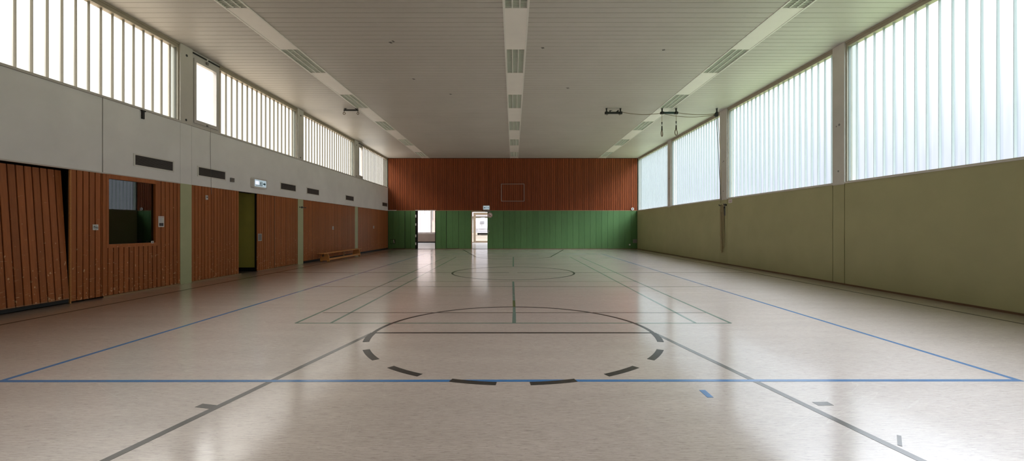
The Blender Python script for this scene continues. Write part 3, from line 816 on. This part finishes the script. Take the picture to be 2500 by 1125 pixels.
# ------------------------------------------------------------------ right wall
RP = [(4.40, 4.85), (ry(2062), ry(2033)), (ry(1775), ry(1757.5)), (ry(1637.5), ry(1630))]
mb = MB()
cuts = [YF] + [c for p in RP for c in p] + [YB]
for i in range(len(cuts) - 1):
    gw = .009 if cuts[i] < 12 else .004
    mb.box(XR, XR + .05, cuts[i] + (gw if i else 0), cuts[i + 1] - (gw if i < len(cuts) - 2 else 0), 0.03, ZSR - .025)
wall_right = struct('wall_right', mb, OLIVE, 'plain olive green lower wall under the right windows', 'wall')
ssub('wall_core', MB().box(XR + .05, XR + .3, YF, YB, 0, ZSR - .03), VOID, wall_right)
ssub('window_sill', MB().box(XR - .018, XR + .28, YF, YB, ZSR - .028, ZSR), PILLAR, wall_right, 'narrow pale sill')
struct('baseboard_right', MB().box(XR - .016, XR + .02, YF, YB, 0, .034), BROWNTRIM, 'thin brown skirting under the olive wall', 'skirting')
pn = ['off-white post at the right wall beside the camera', 'widest off-white post between the two nearest right windows', 'off-white post on the right wall above the rope cleat', 'farthest off-white post on the right wall']
for i, (a, b) in enumerate(RP):
    t = struct('trim_%d' % (5 + i), MB().box(XR - .006, XR + .28, a, b, ZSR - .045, ZC), PILLAR, pn[i], 'pilaster')
    ym = (a + b) / 2
    ssub('bolt_hole', MB().disc((XR - .005, ym, ZSR + .28), (-1, 0, 0), .022, .004, 10).disc((XR - .005, ym - .03, ZSR + 1.38), (-1, 0, 0), .03, .004, 10).disc((XR - .005, ym + .06, ZSR + 1.36), (-1, 0, 0), .016, .004, 10), GREYPL, t)

# ------------------------------------------------------------------ windows
def channel_window(n, side, y0, y1, z0, label, phase=None, pitch=.2365):
    X, s, fin = (XR, 1, FINR) if side == 'R' else (XL, -1, FINL)
    z1 = ZC
    f_ = MB()
    f_.box(X + s * .03, X + s * .16, y0, y1, z1 - .115, z1 + .02)               # head
    f_.box(X + s * .012, X + s * .03, y0, y1, z1 - .04, z1 + .01)
    f_.box(X + s * .03, X + s * .16, y0, y1, z0 - .01, z0 + .022)               # foot
    f_.box(X + s * .03, X + s * .16, y0 - .001, y0 + .03, z0 + .022, z1 - .115).box(X + s * .03, X + s * .16, y1 - .03, y1 + .001, z0 + .022, z1 - .115)
    w = struct('window_%d' % n, f_, FRAMEB, label, 'window')
    g_ = MB()
    zb, zt = z0 + .02, z1 - .11
    xw = X + s * .115
    y = y0 + .028
    ys = []
    yk = (y0 + .028 + .5 * pitch) if phase is None else phase
    while yk > y0 + .06: yk -= pitch
    yk += pitch
    while yk < y1 - .05: ys.append(yk); yk += pitch
    ed = [y0 + .028] + ys + [y1 - .028]
    for a, b in zip(ed[:-1], ed[1:]):
        cut = [(a, 2), (a + .022, 3), (a + .055, 0), (b - .055, 3), (b - .022, 2), (b, 0)] if b - a > .08 else [(a, 2), (b, 0)]
        if b == y1 - .028: cut = [(a, 2), (a + .02, 4), (b, 0)]
        for (p, mi), (q, _) in zip(cut[:-1], cut[1:]):
            g_.quad([(xw, p, zb), (xw, q, zb), (xw, q, zt), (xw, p, zt)], mi)
    for yk in ys + [y0 + .034, y1 - .034]:
        g_.box(xw - s * (.046 if side == 'R' else .042), xw - s * .001, yk - .0045, yk + .0045, zb, zt, 1)
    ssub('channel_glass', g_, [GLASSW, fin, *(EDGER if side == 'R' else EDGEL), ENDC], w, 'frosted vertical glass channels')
    return w
def casement(n, y0, y1, label):
    X = XL; z0, z1 = ZSL + .0, ZC
    f_ = MB()
    f_.box(X - .02, X - .12, y0, y0 + .055, z0, z1).box(X - .02, X - .12, y1 - .055, y1, z0, z1).box(X - .02, X - .12, y0 + .055, y1 - .055, z0, z0 + .06).box(X - .02, X - .12, y0 + .055, y1 - .055, z1 - .17, z1)
    w = struct('window_%d' % n, f_, FRAMEW, label, 'window')
    a, b, c, d = y0 + .06, y1 - .06, z0 + .065, z1 - .175
    s_ = ssub('sash', MB().box(X - .0, X - .10, a, a + .075, c, d).box(X - .0, X - .10, b - .075, b, c, d).box(X - .0, X - .10, a + .075, b - .075, c, c + .085).box(X - .0, X - .10, a + .075, b - .075, d - .08, d), FRAMEW, w)
    ssub('pane', MB().box(X - .06, X - .066, a + .075, b - .075, c + .085, d - .08), CLEAR, s_)
    ssub('head_strip', MB().box(X + .004, X - .03, y0 + .03, y1 - .5 * (y1 - y0), z1 - .075, z1 - .045).box(X + .004, X - .03, y1 - .42 * (y1 - y0), y1, z1 - .075, z1 - .045), DARKIRON, w, 'dark tape at the ceiling joint')
    ssub('latch', MB().box(X + .0, X + .03, (y0 + y1) / 2 - .03, (y0 + y1) / 2 + .03, d - .02, d + .05).box(X + .0, X + .025, (y0 + y1) / 2 - .02, (y0 + y1) / 2 + .02, c - .0, c + .035), GREYPL, w)
    return w
yl = [(YF + .2, 4.45), (4.80, LPU[1][0]), (ly(537), LPU[2][0]), (LPU[2][1], LPU[3][0]), (ly(887.5), YB)]
channel_window(1, 'L', yl[0][0], yl[0][1], ZSL, 'high frosted window beside the camera on the left')
channel_window(2, 'L', yl[1][0], yl[1][1], ZSL, 'high frosted window at the left edge of the view', phase=8.93 - .2365 * 8)
casement(3, LPU[1][1], ly(537), 'larger clear casement window beside the nearest left post')
channel_window(4, 'L', yl[2][0], yl[2][1], ZSL, 'high frosted window right of the larger clear casement')
channel_window(5, 'L', yl[3][0], yl[3][1], ZSL, 'third high frosted window on the left, without a casement')
casement(6, LPU[3][1], ly(887.5), 'small distant clear casement window beside the farthest left post')
channel_window(7, 'L', yl[4][0], yl[4][1], ZSL, 'farthest high frosted window on the left, beside the slat wall')
yr = [(YF + .2, 4.40), (4.85, RP[1][0]), (RP[1][1], RP[2][0]), (RP[2][1], RP[3][0]), (RP[3][1], YB)]
rl = ['tall frosted window beside the camera on the right', 'largest frosted window on the right, at the edge of the view', 'second nearest tall frosted window on the right',
      'third tall frosted window on the right, with ropes before it', 'farthest tall frosted window on the right, beside the slat wall']
for i, (a, b) in enumerate(yr):
    channel_window(8 + i, 'R', a, b, ZSR, rl[i], phase={1: 9.052, }.get(i))

# ------------------------------------------------------------------ front wall behind the camera
fw = struct('wall_front', MB().box(XL - .3, XR + .3, YF - .2, YF, 0, ZC + .2), WHITEW, 'wall behind the camera', 'wall')
ssub('lower_panel', MB().box(XL, XR, YF, YF + .01, 0, 2.4), GREEN, fw)

# ------------------------------------------------------------------ ring gear under the ceiling
GY = 15.6
kk = GY / F
cx_ = lambda px: (px - VX) * kk
cz_ = lambda py: H + (VY - py) * kk
def hanger(px0, px1, label, mat, extra=False):
    x0, x1 = cx_(px0), cx_(px1)
    r = empty('ring_hanger', ((x0 + x1) / 2, GY, ZC - .21), label, 'hanger', 'ring hangers under the ceiling')
    zb = cz_(275.5)
    absolute(MB().box(x0 + .05, x1 - .05, GY - .03, GY + .03, zb - .035, zb + .035), 'bar', mat, r)
    for x in (x0 + .065, x1 - .065):
        p_ = absolute(MB().box(x - .021, x + .021, GY - .021, GY + .021, zb, ZC - .001).box(x - .03, x + .03, GY - .05, GY + .05, ZC - .010, ZC - .001), 'post', DARKIRON, r)
        absolute(MB().box(x - .062, x + .062, GY - .045, GY + .045, zb - .045, zb + .035).disc((x, GY - .045, zb), (0, -1, 0), .04, .03, 16), 'pulley', DARKIRON, r)
    if extra:
        absolute(MB().box(x0 + .17, x0 + .21, GY - .02, GY + .02, zb + .035, zb + .09).box(x0 + .17, x0 + .27, GY - .01, GY + .01, zb + .075, zb + .09), 'catch', DARKIRON, r)
        absolute(MB().prism([(x1 - .24, GY - .02, zb + .03), (x1 - .14, GY - .02, zb + .03), (x1 - .13, GY - .02, zb + .10), (x1 - .16, GY - .02, zb + .10)], (0, .04, 0)), 'catch', DARKIRON, r)
        for x in (x0 + .08, x1 - .09):
            absolute(MB().tube([(x + .022 * math.cos(t), GY, zb - .06 + .022 * math.sin(t)) for t in [2 * math.pi * q / 12 for q in range(12)]], .006, 6, closed=True), 'eye', RINGW, r)
    return r
hanger(1476.5, 1519, 'dark ring hanger with no rings, left of the rope pair', DARKIRON, True)
hanger(1612, 1655, 'dark teal hanger carrying the two long hanging rings', TEALIRON)
def gym_ring(px, py_top, py_ring0, py_ring1, w_px, label, tilt):
    x = cx_(px); zt = cz_(py_top); z1 = cz_(py_ring0); z0 = cz_(py_ring1)
    r = empty('gymnastic_ring', (x, GY, z0), label, 'ring', 'rings hanging from the teal hanger')
    cz = (z0 + z1) / 2; a_ = w_px * kk / 2; b_ = (z1 - z0) / 2
    absolute(MB().tube([(x, GY, zt), (x, GY, z1 + .30)], .008, 6), 'rope', ROPE, r)
    absolute(MB().disc((x, GY, z1 + .30), (0, 0, -1), .02, .06, 10).tube([(x, GY, z1 + .24), (x, GY, z1 + .205)], .012, 8), 'swivel', DARKIRON, r)
    absolute(MB().tube([(x + .022 * math.cos(t), GY, z1 + .185 + .03 * math.sin(t)) for t in [2 * math.pi * q / 14 for q in range(14)]], .006, 6, closed=True), 'link', STEEL, r)
    absolute(MB().prism([(x - .026, GY - .008, z1 - .015), (x + .026, GY - .008, z1 - .015), (x + .018, GY - .008, z1 + .155), (x - .018, GY - .008, z1 + .155)], (0, .016, 0)), 'strap', LEATHER, r)
    pts = []
    for q in range(32):
        t = 2 * math.pi * q / 32
        rr_ = b_ - .016
        pts.append((x + rr_ * math.cos(t) * math.cos(tilt), GY + rr_ * math.cos(t) * math.sin(tilt), cz + rr_ * math.sin(t)))
    absolute(MB().tube(pts, .015, 8, closed=True), 'hoop', RINGW, r, smooth=True)
gym_ring(1616, 279, 318, 334, 8, 'left one of the two long hanging rings', R(57))
gym_ring(1650.7, 279, 316, 331.5, 10, 'right one of the two long hanging rings', R(44))
# small hanger on the left side of the hall
GYL = GY; 
x0, x1 = cx_(839.5), cx_(874.5)
hl = empty('ring_hanger', ((x0 + x1) / 2, GY, ZC - .25), 'black ring hanger on the left with two small rings tucked up', 'hanger', 'ring hangers under the ceiling')
zb = cz_(269)
absolute(MB().box(x0, x1, GY - .03, GY + .03, zb - .025, zb + .025), 'bar', DARKIRON, hl)
for x in (x0 + .055, x1 - .06):
    absolute(MB().box(x - .02, x + .02, GY - .02, GY + .02, zb, ZC - .002).box(x - .05, x + .05, GY - .05, GY + .05, ZC - .010, ZC - .001), 'post', DARKIRON, hl)
for x, rx in ((x0 + .01, .042), (x1 - .01, .034)):
    rn = absolute(MB().tube([(x + rx * math.cos(t), GY, zb - .115 + .04 * math.sin(t)) for t in [2 * math.pi * q / 18 for q in range(18)]], .010, 8, closed=True), 'ring', RINGW, hl)
    absolute(MB().tube([(x, GY, zb - .02), (x - .003, GY, zb - .082)], .010, 6), 'strap', LEATHER, hl)

# pulley and ropes
px_ = 7.42
pu = empty('pulley_block', (px_, GY, ZC - .3), 'black pulley block at the top of the right wall', 'pulley')
zb = cz_(280)
absolute(MB().box(px_ - .019, px_ + .019, GY - .02, GY + .02, zb, ZC - .001).box(px_ - .025, px_ + .025, GY - .05, GY + .05, ZC - .010, ZC - .001), 'post', DARKIRON, pu)
absolute(MB().box(px_ - .035, px_ + .035, GY - .035, GY - .02, zb - .05, zb + .10).box(px_ - .035, px_ + .035, GY + .02, GY + .035, zb - .05, zb + .10), 'cheek', DARKIRON, pu)
absolute(MB().disc((px_ - .02, GY - .018, zb - .0), (0, 1, 0), .075, .036, 20), 'wheel', DARKIRON, pu)
absolute(MB().box(px_ - .10, px_ - .02, GY - .03, GY + .03, zb - .05, zb + .03), 'guide', DARKIRON, pu)
def sag(p, q, d, n=20):
    p, q = Vector(p), Vector(q)
    return [p.lerp(q, i / n) + Vector((0, 0, -d * 4 * (i / n) * (1 - i / n))) for i in range(n + 1)]
zr = cz_(275)
def rope(pts, r, mat, label, name='hoist_rope'):
    o = MB().tube(pts, r, 8).build(name, mat, None, tuple(pts[-1]), True)
    return tag(o, label, 'rope')
rope(sag((cx_(1519), GY - .01, cz_(274)), (cx_(1613), GY - .01, cz_(276.5)), .065), .010, SROPE, 'rope sagging between the two dark ring hangers')
rope(sag((cx_(1654.5), GY - .01, cz_(275.5)), (px_ - .09, GY - .01, cz_(278.2)), .045), .010, SROPE, 'upper of two ropes from teal hanger to pulley')
rope(sag((cx_(1620), GY - .065, cz_(279.2)), (px_ - .09, GY - .05, cz_(280.5)), .10), .009, SROPE, 'lower, deeper sagging rope from teal hanger to pulley')
yk_ = 15.86
rope([(px_ - .02, GY + .02, zb - .05), (7.50, 15.67, 4.4), (7.60, 15.76, 3.2), (7.672, 15.80, 2.35)], .010, DROPE, 'dark rope running straight down from pulley to cleat')
rope([(px_ + .05, GY + .02, zb - .05), (7.56, 15.66, 4.3), (7.65, 15.74, 3.2), (7.69, 15.88, 2.25)], .010, ROPE, 'pale rope running down from pulley to cleat')
cl = empty('rope_cleat', (XR, 15.80, 1.8), 'dark wall cleat holding the ropes below the right post', 'cleat')
absolute(MB().box(XR - .02, XR, 15.62, 15.78, 1.78, 2.22), 'board', GREYPL, cl)
for y_ in (15.56, 15.94):
    absolute(MB().tube([(XR, y_, 2.16), (XR - .08, y_, 2.16), (XR - .09, y_, 2.20)], .016, 8).disc((XR - .002, y_, 2.16), (-1, 0, 0), .035, .01, 12), 'hook', DARKIRON, cl)
absolute(MB().disc((XR - .02, 15.66, 2.08), (-1, 0, 0), .03, .03, 12).disc((XR - .02, 15.86, 1.86), (-1, 0, 0), .022, .03, 12), 'bolt', DARKIRON, cl)
hb = MB()
random.seed(3)
for i in range(6):
    yo = 15.70 + .035 * i - .02; zb_ = [.62, .46, .95, .44, .52, 1.05][i]; xo = XR - .035 - .014 * (i % 3)
    pts = []
    wv = random.uniform(-.02, .02)
    for q in range(15):
        t = q / 14; pts.append((xo, yo + .012 * math.sin(6 * t + i) + wv * t, 2.17 - (2.17 - zb_) * t))
    yo2 = yo + .055
    bot = pts[-1]
    for q in range(1, 8):
        t = math.pi * q / 8; pts.append((xo - .005, bot[1] + .0275 * (1 - math.cos(t)), bot[2] - .03 * math.sin(t)))
    for q in range(15):
        t = q / 14; pts.append((xo - .008, bot[1] + .055 - (.02) * t + .01 * math.sin(5 * t + 2 * i), bot[2] + (2.15 - zb_) * t))
    hb.tube(pts, .009, 6)
hb.tube([(XR - .06, 15.64, 2.20), (XR - .05, 15.69, 2.16), (XR - .05, 15.66, 1.9), (XR - .045, 15.69, 1.5), (XR - .045, 15.72, 1.2)], .009, 6)
for z in (2.0, 1.97, 1.94): hb.tube([(XR - .06 + .045 * math.cos(t) * .6, 15.80 + .13 * math.sin(t), z) for t in [2 * math.pi * q / 20 for q in range(20)]], .009, 6, closed=True)
tag(hb.build('rope_hank', ROPE, None, (XR, 15.8, .43), True), 'tangled hank of pale rope hanging from the wall cleat', 'rope')
ws = empty('wall_sign', (XR, ry(1783.5), 2.2), 'small white square sign under the right windows beside the cleat', 'sign')
a, b = ry(1787.6), ry(1779)
absolute(MB().box(XR - .005, XR, a, b, H + .88, H + 1.005), 'plate', WPLAST, ws)
absolute(MB().box(XR - .006, XR - .005, a + .02, b - .02, H + .965, H + .985).box(XR - .006, XR - .005, a + .025, b - .03, H + .90, H + .95), 'print', PALERED, ws, 'faint reddish print')

# ------------------------------------------------------------------ bench
bn = empty('gym_bench', (-7.37, 18.45, 0), 'long low honey wood gym bench in front of the slatted gate', 'bench')
sx0, sx1, sy0, sy1, sz = -7.52, -7.25, 16.42, 20.48, .345
absolute(MB().prism([(sx0, sy0, sz - .02), (sx0 + .008, sy0, sz - .028), (sx1 - .008, sy0, sz - .028), (sx1, sy0, sz - .02), (sx1, sy0, sz - .006), (sx1 - .006, sy0, sz), (sx0 + .006, sy0, sz), (sx0, sy0, sz - .006)], (0, sy1 - sy0, 0)), 'seat', BENCHW, bn)
for i, y_ in enumerate((16.78, 20.16)):
    prof = [(-7.56, 0), (-7.50, 0), (-7.47, .05), (-7.31, .05), (-7.28, 0), (-7.20, 0), (-7.205, .10), (-7.225, .22), (-7.27, sz - .028), (-7.50, sz - .028), (-7.545, .22), (-7.565, .10)]
    lg = absolute(MB().prism([(x, y_ - .02, z) for x, z in prof], (0, .04, 0)), 'leg', BENCHW, bn)
    edge = absolute(MB().tube([(-7.19, y_, .004), (-7.196, y_, .10), (-7.216, y_, .22), (-7.245, y_, sz - .05), (-7.27, y_, sz - .035)], .014, 8), 'edge_band', TANTRIM, lg, 'pale edge of the leg')
    edge.parent = lg; edge.location = (0, 0, 0)
    for x in (-7.53, -7.235):
        ft = absolute(MB().box(x - .035, x + .035, y_ - .028, y_ + .028, 0, .012), 'rubber_foot', BLACK, bn); ft.parent = lg
absolute(MB().box(-7.30, -7.22, 16.80, 20.14, .055, .125), 'lower_beam', BENCHW, bn)
ym = (16.78 + 20.16) / 2 - .15
absolute(MB().box(-7.27, -7.235, ym - .02, ym + .02, .125, sz - .028), 'middle_post', TANTRIM, bn)
absolute(MB().tube([(-7.38, 16.55, sz - .05), (-7.38, 16.55, sz - .12), (-7.38, 16.66, sz - .12), (-7.38, 16.66, sz - .04)], .012, 8), 'hook', DARKIRON, bn)

# ------------------------------------------------------------------ foyer beyond the doorways
FY = 38.1
foy = struct('floor_foyer', MB().box(-14, 4, YB + .2, FY + .15, -.2, -.001), TILE, 'pale glossy foyer floor beyond the doorways', 'floor')
struct('wall_foyer', MB().box(-14.1, -14, YB + .2, FY, 0, .8).box(4, 4.1, YB + .2, FY, 0, .8).box(-14, -10.5, FY, FY + .2, 0, 3).box(-6.15, -3.85, FY, FY + .2, 0, 3).box(-1.9, 4, FY, FY + .2, 0, .4)
       .box(-10.5, -6.15, FY, FY + .2, 0, .50).box(-14, 4, YB + .22, YB + .225, 2.45, 3), FOYW, 'white foyer walls beyond the doorways', 'wall')
struct('ceiling_foyer', MB().box(-14, 4, YB + .2, FY + .2, 3.0, 3.2), FOYW, 'foyer ceiling', 'ceiling')
cvv = empty('convector', (-8.3, FY - .2, 0), 'low brown heating cover under the foyer window', 'radiator')
absolute(MB().box(-10.4, -6.3, FY - .30, FY - .02, .10, .78), 'case', CONVECT, cvv)
absolute(MB().box(-10.45, -6.25, FY - .34, FY - .01, .78, .92), 'top_shelf', plain('convector_top', (.42, .36, .33), .4), cvv)
absolute(MB().box(-10.3, -6.4, FY - .27, FY - .05, 0, .10), 'plinth', BLACK, cvv)
fwn = struct('window_14', MB().box(-10.5, -6.15, FY + .02, FY + .12, .50, .92).box(-10.5, -6.15, FY + .02, FY + .12, 2.93, 3.0).box(-7.36, -7.24, FY + .0, FY + .12, .9, 3.0)
             .box(-10.5, -10.44, FY + .02, FY + .12, .92, 2.93).box(-6.22, -6.15, FY + .02, FY + .12, .92, 2.93), FRAMEW, 'foyer window with vertical glass channels seen through the left doorway', 'window')
g_ = MB(); g_.quad([(-10.44, FY + .09, .92), (-7.36, FY + .09, .92), (-7.36, FY + .09, 2.93), (-10.44, FY + .09, 2.93)], 0)
x = -10.3
while x < -7.4: g_.box(x - .006, x + .006, FY + .03, FY + .088, .92, 2.93, 1); x += .2
ssub('channel_glass', g_, [glass_channel('foyer_channel_glass', (.60, .64, .74)), FINR], fwn)
ssub('pane', MB().box(-7.24, -6.22, FY + .06, FY + .066, .92, 2.93), DIMGLASS, fwn)
for wn, X_ in ((16, -14.05), (17, 4.05)):  # unseen end windows, added to let more daylight into the foyer
    we = struct('window_%d' % wn, MB().box(X_ - .04, X_ + .04, YB + .2, FY, .8, .86).box(X_ - .04, X_ + .04, YB + .2, FY, 2.94, 3).box(X_ - .04, X_ + .04, 32.4, 32.5, .86, 2.94), FRAMEW, 'unseen foyer end window added for daylight, %s end' % ('left' if wn == 16 else 'right'), 'window')
    ssub('pane', MB().box(X_ - .003, X_ + .003, YB + .2, FY, .86, 2.94), CLEAR, we)
w15 = struct('window_15', MB().box(-1.9, 4, FY + .02, FY + .1, .4, .46).box(-1.9, 4, FY + .02, FY + .1, 2.94, 3).box(1, 1.08, FY + .02, FY + .1, .4, 3), FRAMEW, 'unseen foyer window added for daylight right of the entrance door', 'window')  # unseen glazing, added to brighten the foyer
ssub('pane', MB().box(-1.9, 4, FY + .05, FY + .056, .46, 2.94), CLEAR, w15)
d5 = struct('door_5', MB().box(-3.86, -3.66, FY, FY + .15, 0, 2.72).box(-3.54, -3.34, FY + .02, FY + .09, .0, 2.68).box(-3.34, -2.2, FY + .02, FY + .09, 0, .16).box(-3.34, -2.2, FY + .02, FY + .09, 2.46, 2.68)
            .box(-2.2, -2.0, FY + .02, FY + .09, 0, 2.68).box(-3.86, -1.9, FY, FY + .15, 2.72, 2.78).box(-2.0, -1.9, FY, FY + .15, 0, 2.72).box(-3.66, -3.54, FY + .03, FY + .1, 0, .05), BRONZE,
            'bronze framed glass entrance door seen through the right doorway', 'door')
ssub('pane', MB().box(-3.34, -2.2, FY + .05, FY + .056, .16, 2.46).box(-3.66, -3.54, FY + .05, FY + .056, .05, 2.72).box(-3.66, -2.0, FY + .05, FY + .056, 2.78, 3.0), DIMGLASS, d5)
ssub('door_handle', MB().tube([(-2.28, FY - .04, .9), (-2.28, FY - .04, 1.3)], .015, 8).tube([(-2.28, FY - .04, .95), (-2.28, FY + .03, .95)], .01, 6).tube([(-2.28, FY - .04, 1.25), (-2.28, FY + .03, 1.25)], .01, 6), STEEL, d5)

# ------------------------------------------------------------------ outside
struct('ground', MB().box(-80, 80, FY + .16, 160, -.3, -.02), SAND, 'sandy yard outside the entrance door', 'ground')
CY = 74.0
cv = empty('caravan', (-5.35, CY, 0), 'white caravan parked in the yard outside the entrance door', 'caravan')
cx0, cx1 = -6.5, -4.2
prof = [(CY, .42), (CY - .04, 1.2), (CY + .10, 2.3), (CY + .35, 2.98), (CY + 5.6, 3.0), (CY + 5.8, 2.4), (CY + 5.8, .42)]
absolute(MB().prism([(cx0, y_, z) for y_, z in prof], (cx1 - cx0, 0, 0)), 'body', CARAV, cv)
absolute(MB().box(-5.75, -5.05, CY - .02, CY + .12, 2.0, 2.42), 'window', CARGREY, cv)
absolute(MB().box(cx0 - .02, cx1 + .02, CY - .12, CY + .02, .60, .66), 'trim_line', CARGREY, cv)
absolute(MB().box(cx0, cx1, CY - .16, CY + .05, .40, .60), 'bumper', CARAV, cv)
for x in (-6.32, -4.5): absolute(MB().box(x, x + .12, CY - .05, CY + .02, .80, 1.15), 'tail_light', CARGREY, cv)
absolute(MB().box(-5.95, -4.75, CY - .06, CY, 1.12, 1.16).box(-5.7, -5.0, CY - .05, CY + .02, .98, 1.02).tube([(-5.42, CY - .06, 1.55), (-5.42, CY - .06, 1.85)], .03, 6), 'grab_rail', CARGREY, cv)
for x in (-6.35, -4.45):
    absolute(MB().disc((x, CY + 2.2, .34), (1, 0, 0), .34, .2, 20), 'wheel', TYRE, cv)
absolute(MB().box(-6.1, -4.4, CY + .2, CY + 2.0, .1, .42), 'underframe', TYRE, cv)
absolute(MB().box(-5.7, -5.0, CY + 1.2, CY + 1.8, 3.0, 3.12), 'roof_hatch', CARGREY, cv)
hs = empty('house', (-6, 110, 0), 'pale house behind the caravan', 'house')
absolute(MB().box(-16, 8, 110, 120, -.02, 4.2), 'wall', HOUSEW, hs)
absolute(MB().prism([(-16.5, 109.3, 4.2), (-16.5, 120.7, 4.2), (-16.5, 115, 8.5)], (25, 0, 0)), 'roof', ROOFT, hs)
for x in (-12, -8.4, -2): absolute(MB().box(x, x + 1.3, 109.96, 110, 1.4, 2.9), 'window', CARGREY, hs)
hp = empty('house', (-11.5, 58, 0), 'pinkish house seen through the foyer window', 'house')
absolute(MB().box(-16, -9.6, 58, 66, -.02, 7), 'wall', PINKW, hp)
absolute(MB().prism([(-16.4, 57.5, 7), (-16.4, 66.5, 7), (-16.4, 62, 10)], (7.2, 0, 0)), 'roof', ROOFT, hp)
absolute(MB().tube([(-10.9, 57.93, 2.3), (-10.9, 57.93, 7)], .06, 8), 'downpipe', CARGREY, hp)
absolute(MB().box(-15.4, -14.4, 57.96, 58.0, 3.0, 4.4), 'window', CARGREY, hp)

# ------------------------------------------------------------------ sky (bright overcast; warmer on the left, cooler on the right)
wd = bpy.data.worlds.new('sky'); bpy.context.scene.world = wd; wd.use_nodes = True
nt = wd.node_tree; nt.nodes.clear()
tc = nt.nodes.new('ShaderNodeTexCoord'); sp = nt.nodes.new('ShaderNodeSeparateXYZ'); nt.links.new(tc.outputs['Generated'], sp.inputs[0])
mr = nt.nodes.new('ShaderNodeMapRange'); nt.links.new(sp.outputs['Z'], mr.inputs[0])
mr.inputs[1].default_value = -1; mr.inputs[2].default_value = 1
def zt(s): return (s + 1) / 2
rightsky = ramp(nt, mr.outputs[0], [(0, (1.3, 1.7, .85)), (zt(-.04), (1.1, 1.4, .85)), (zt(.02), (.45, .49, .56)), (zt(.10), (.53, .57, .67)), (zt(.18), (.65, .69, .77)), (zt(.27), (.95, .99, 1.07)), (zt(.35), (1.9, 1.98, 2.15)), (zt(.40), (3.4, 3.55, 3.9)),
    (zt(.48), (14.5, 15.1, 16.4)), (zt(.62), (15, 15.6, 16.9)), (zt(.78), (8, 8.3, 8.8)), (1, (3, 3, 3.1))])
leftsky = ramp(nt, mr.outputs[0], [(0, (1.9, 1.6, 1.2)), (zt(-.04), (1.7, 1.45, 1.1)), (zt(.02), (.93, .94, .93)), (zt(.12), (1.0, 1.0, .985)), (zt(.25), (1.08, 1.07, 1.04)), (zt(.33), (1.6, 1.56, 1.5)), (zt(.39), (3, 2.9, 2.8)),
    (zt(.48), (13, 12.6, 12.1)), (zt(.62), (13.5, 13.1, 12.6)), (zt(.78), (8, 7.8, 7.5)), (1, (3, 3, 3))])
endsky = ramp(nt, mr.outputs[0], [(0, (.3, .28, .22)), (zt(0), (.58, .63, .75)), (zt(.3), (.9, .92, .95)), (1, (3, 3, 3))])
mx_ = nt.nodes.new('ShaderNodeMapRange'); nt.links.new(sp.outputs['X'], mx_.inputs[0]); mx_.inputs[1].default_value = -.25; mx_.inputs[2].default_value = .25
col = mix(nt, mx_.outputs[0], leftsky, rightsky)
# the sky is brightest on both flanks of the hall, duller over its two ends
hl_ = math_(nt, 'SQRT', math_(nt, 'SUBTRACT', 1.0001, math_(nt, 'MULTIPLY', sp.outputs['Z'], sp.outputs['Z'])))
az = math_(nt, 'DIVIDE', math_(nt, 'ABSOLUTE', sp.outputs['X']), hl_)
em = nt.nodes.new('ShaderNodeMapRange'); em.interpolation_type = 'SMOOTHSTEP'; nt.links.new(az, em.inputs[0]); em.inputs[1].default_value = .12; em.inputs[2].default_value = .32
col = mix(nt, em.outputs[0], endsky, col)
bg = nt.nodes.new('ShaderNodeBackground'); nt.links.new(col, bg.inputs[0]); bg.inputs[1].default_value = 1.0
wo = nt.nodes.new('ShaderNodeOutputWorld'); nt.links.new(bg.outputs[0], wo.inputs[0])

# ------------------------------------------------------------------ camera and view
cam = bpy.data.cameras.new('camera'); co = bpy.data.objects.new('camera', cam); C.objects.link(co)
co.location = (0, 0, H); co.rotation_euler = (R(90), 0, 0)
cam.sensor_width = 36; cam.lens = 36 * F / 2500
cam.shift_x = -(VX - 1250) / 2500; cam.shift_y = (VY - 562.5) / 2500
cam.clip_start = .05; cam.clip_end = 400
sc = bpy.context.scene
sc.camera = co
sc.view_settings.view_transform = 'Standard'; sc.view_settings.look = 'None'
sc.view_settings.exposure = 0.34; sc.view_settings.gamma = 1
sc.view_settings.use_curve_mapping = False
cy = sc.cycles
cy.use_denoising = True
cy.max_bounces = 10; cy.diffuse_bounces = 6; cy.glossy_bounces = 4; cy.transmission_bounces = 6; cy.transparent_max_bounces = 12
cy.caustics_reflective = False; cy.caustics_refractive = False
cy.sample_clamp_indirect = 6
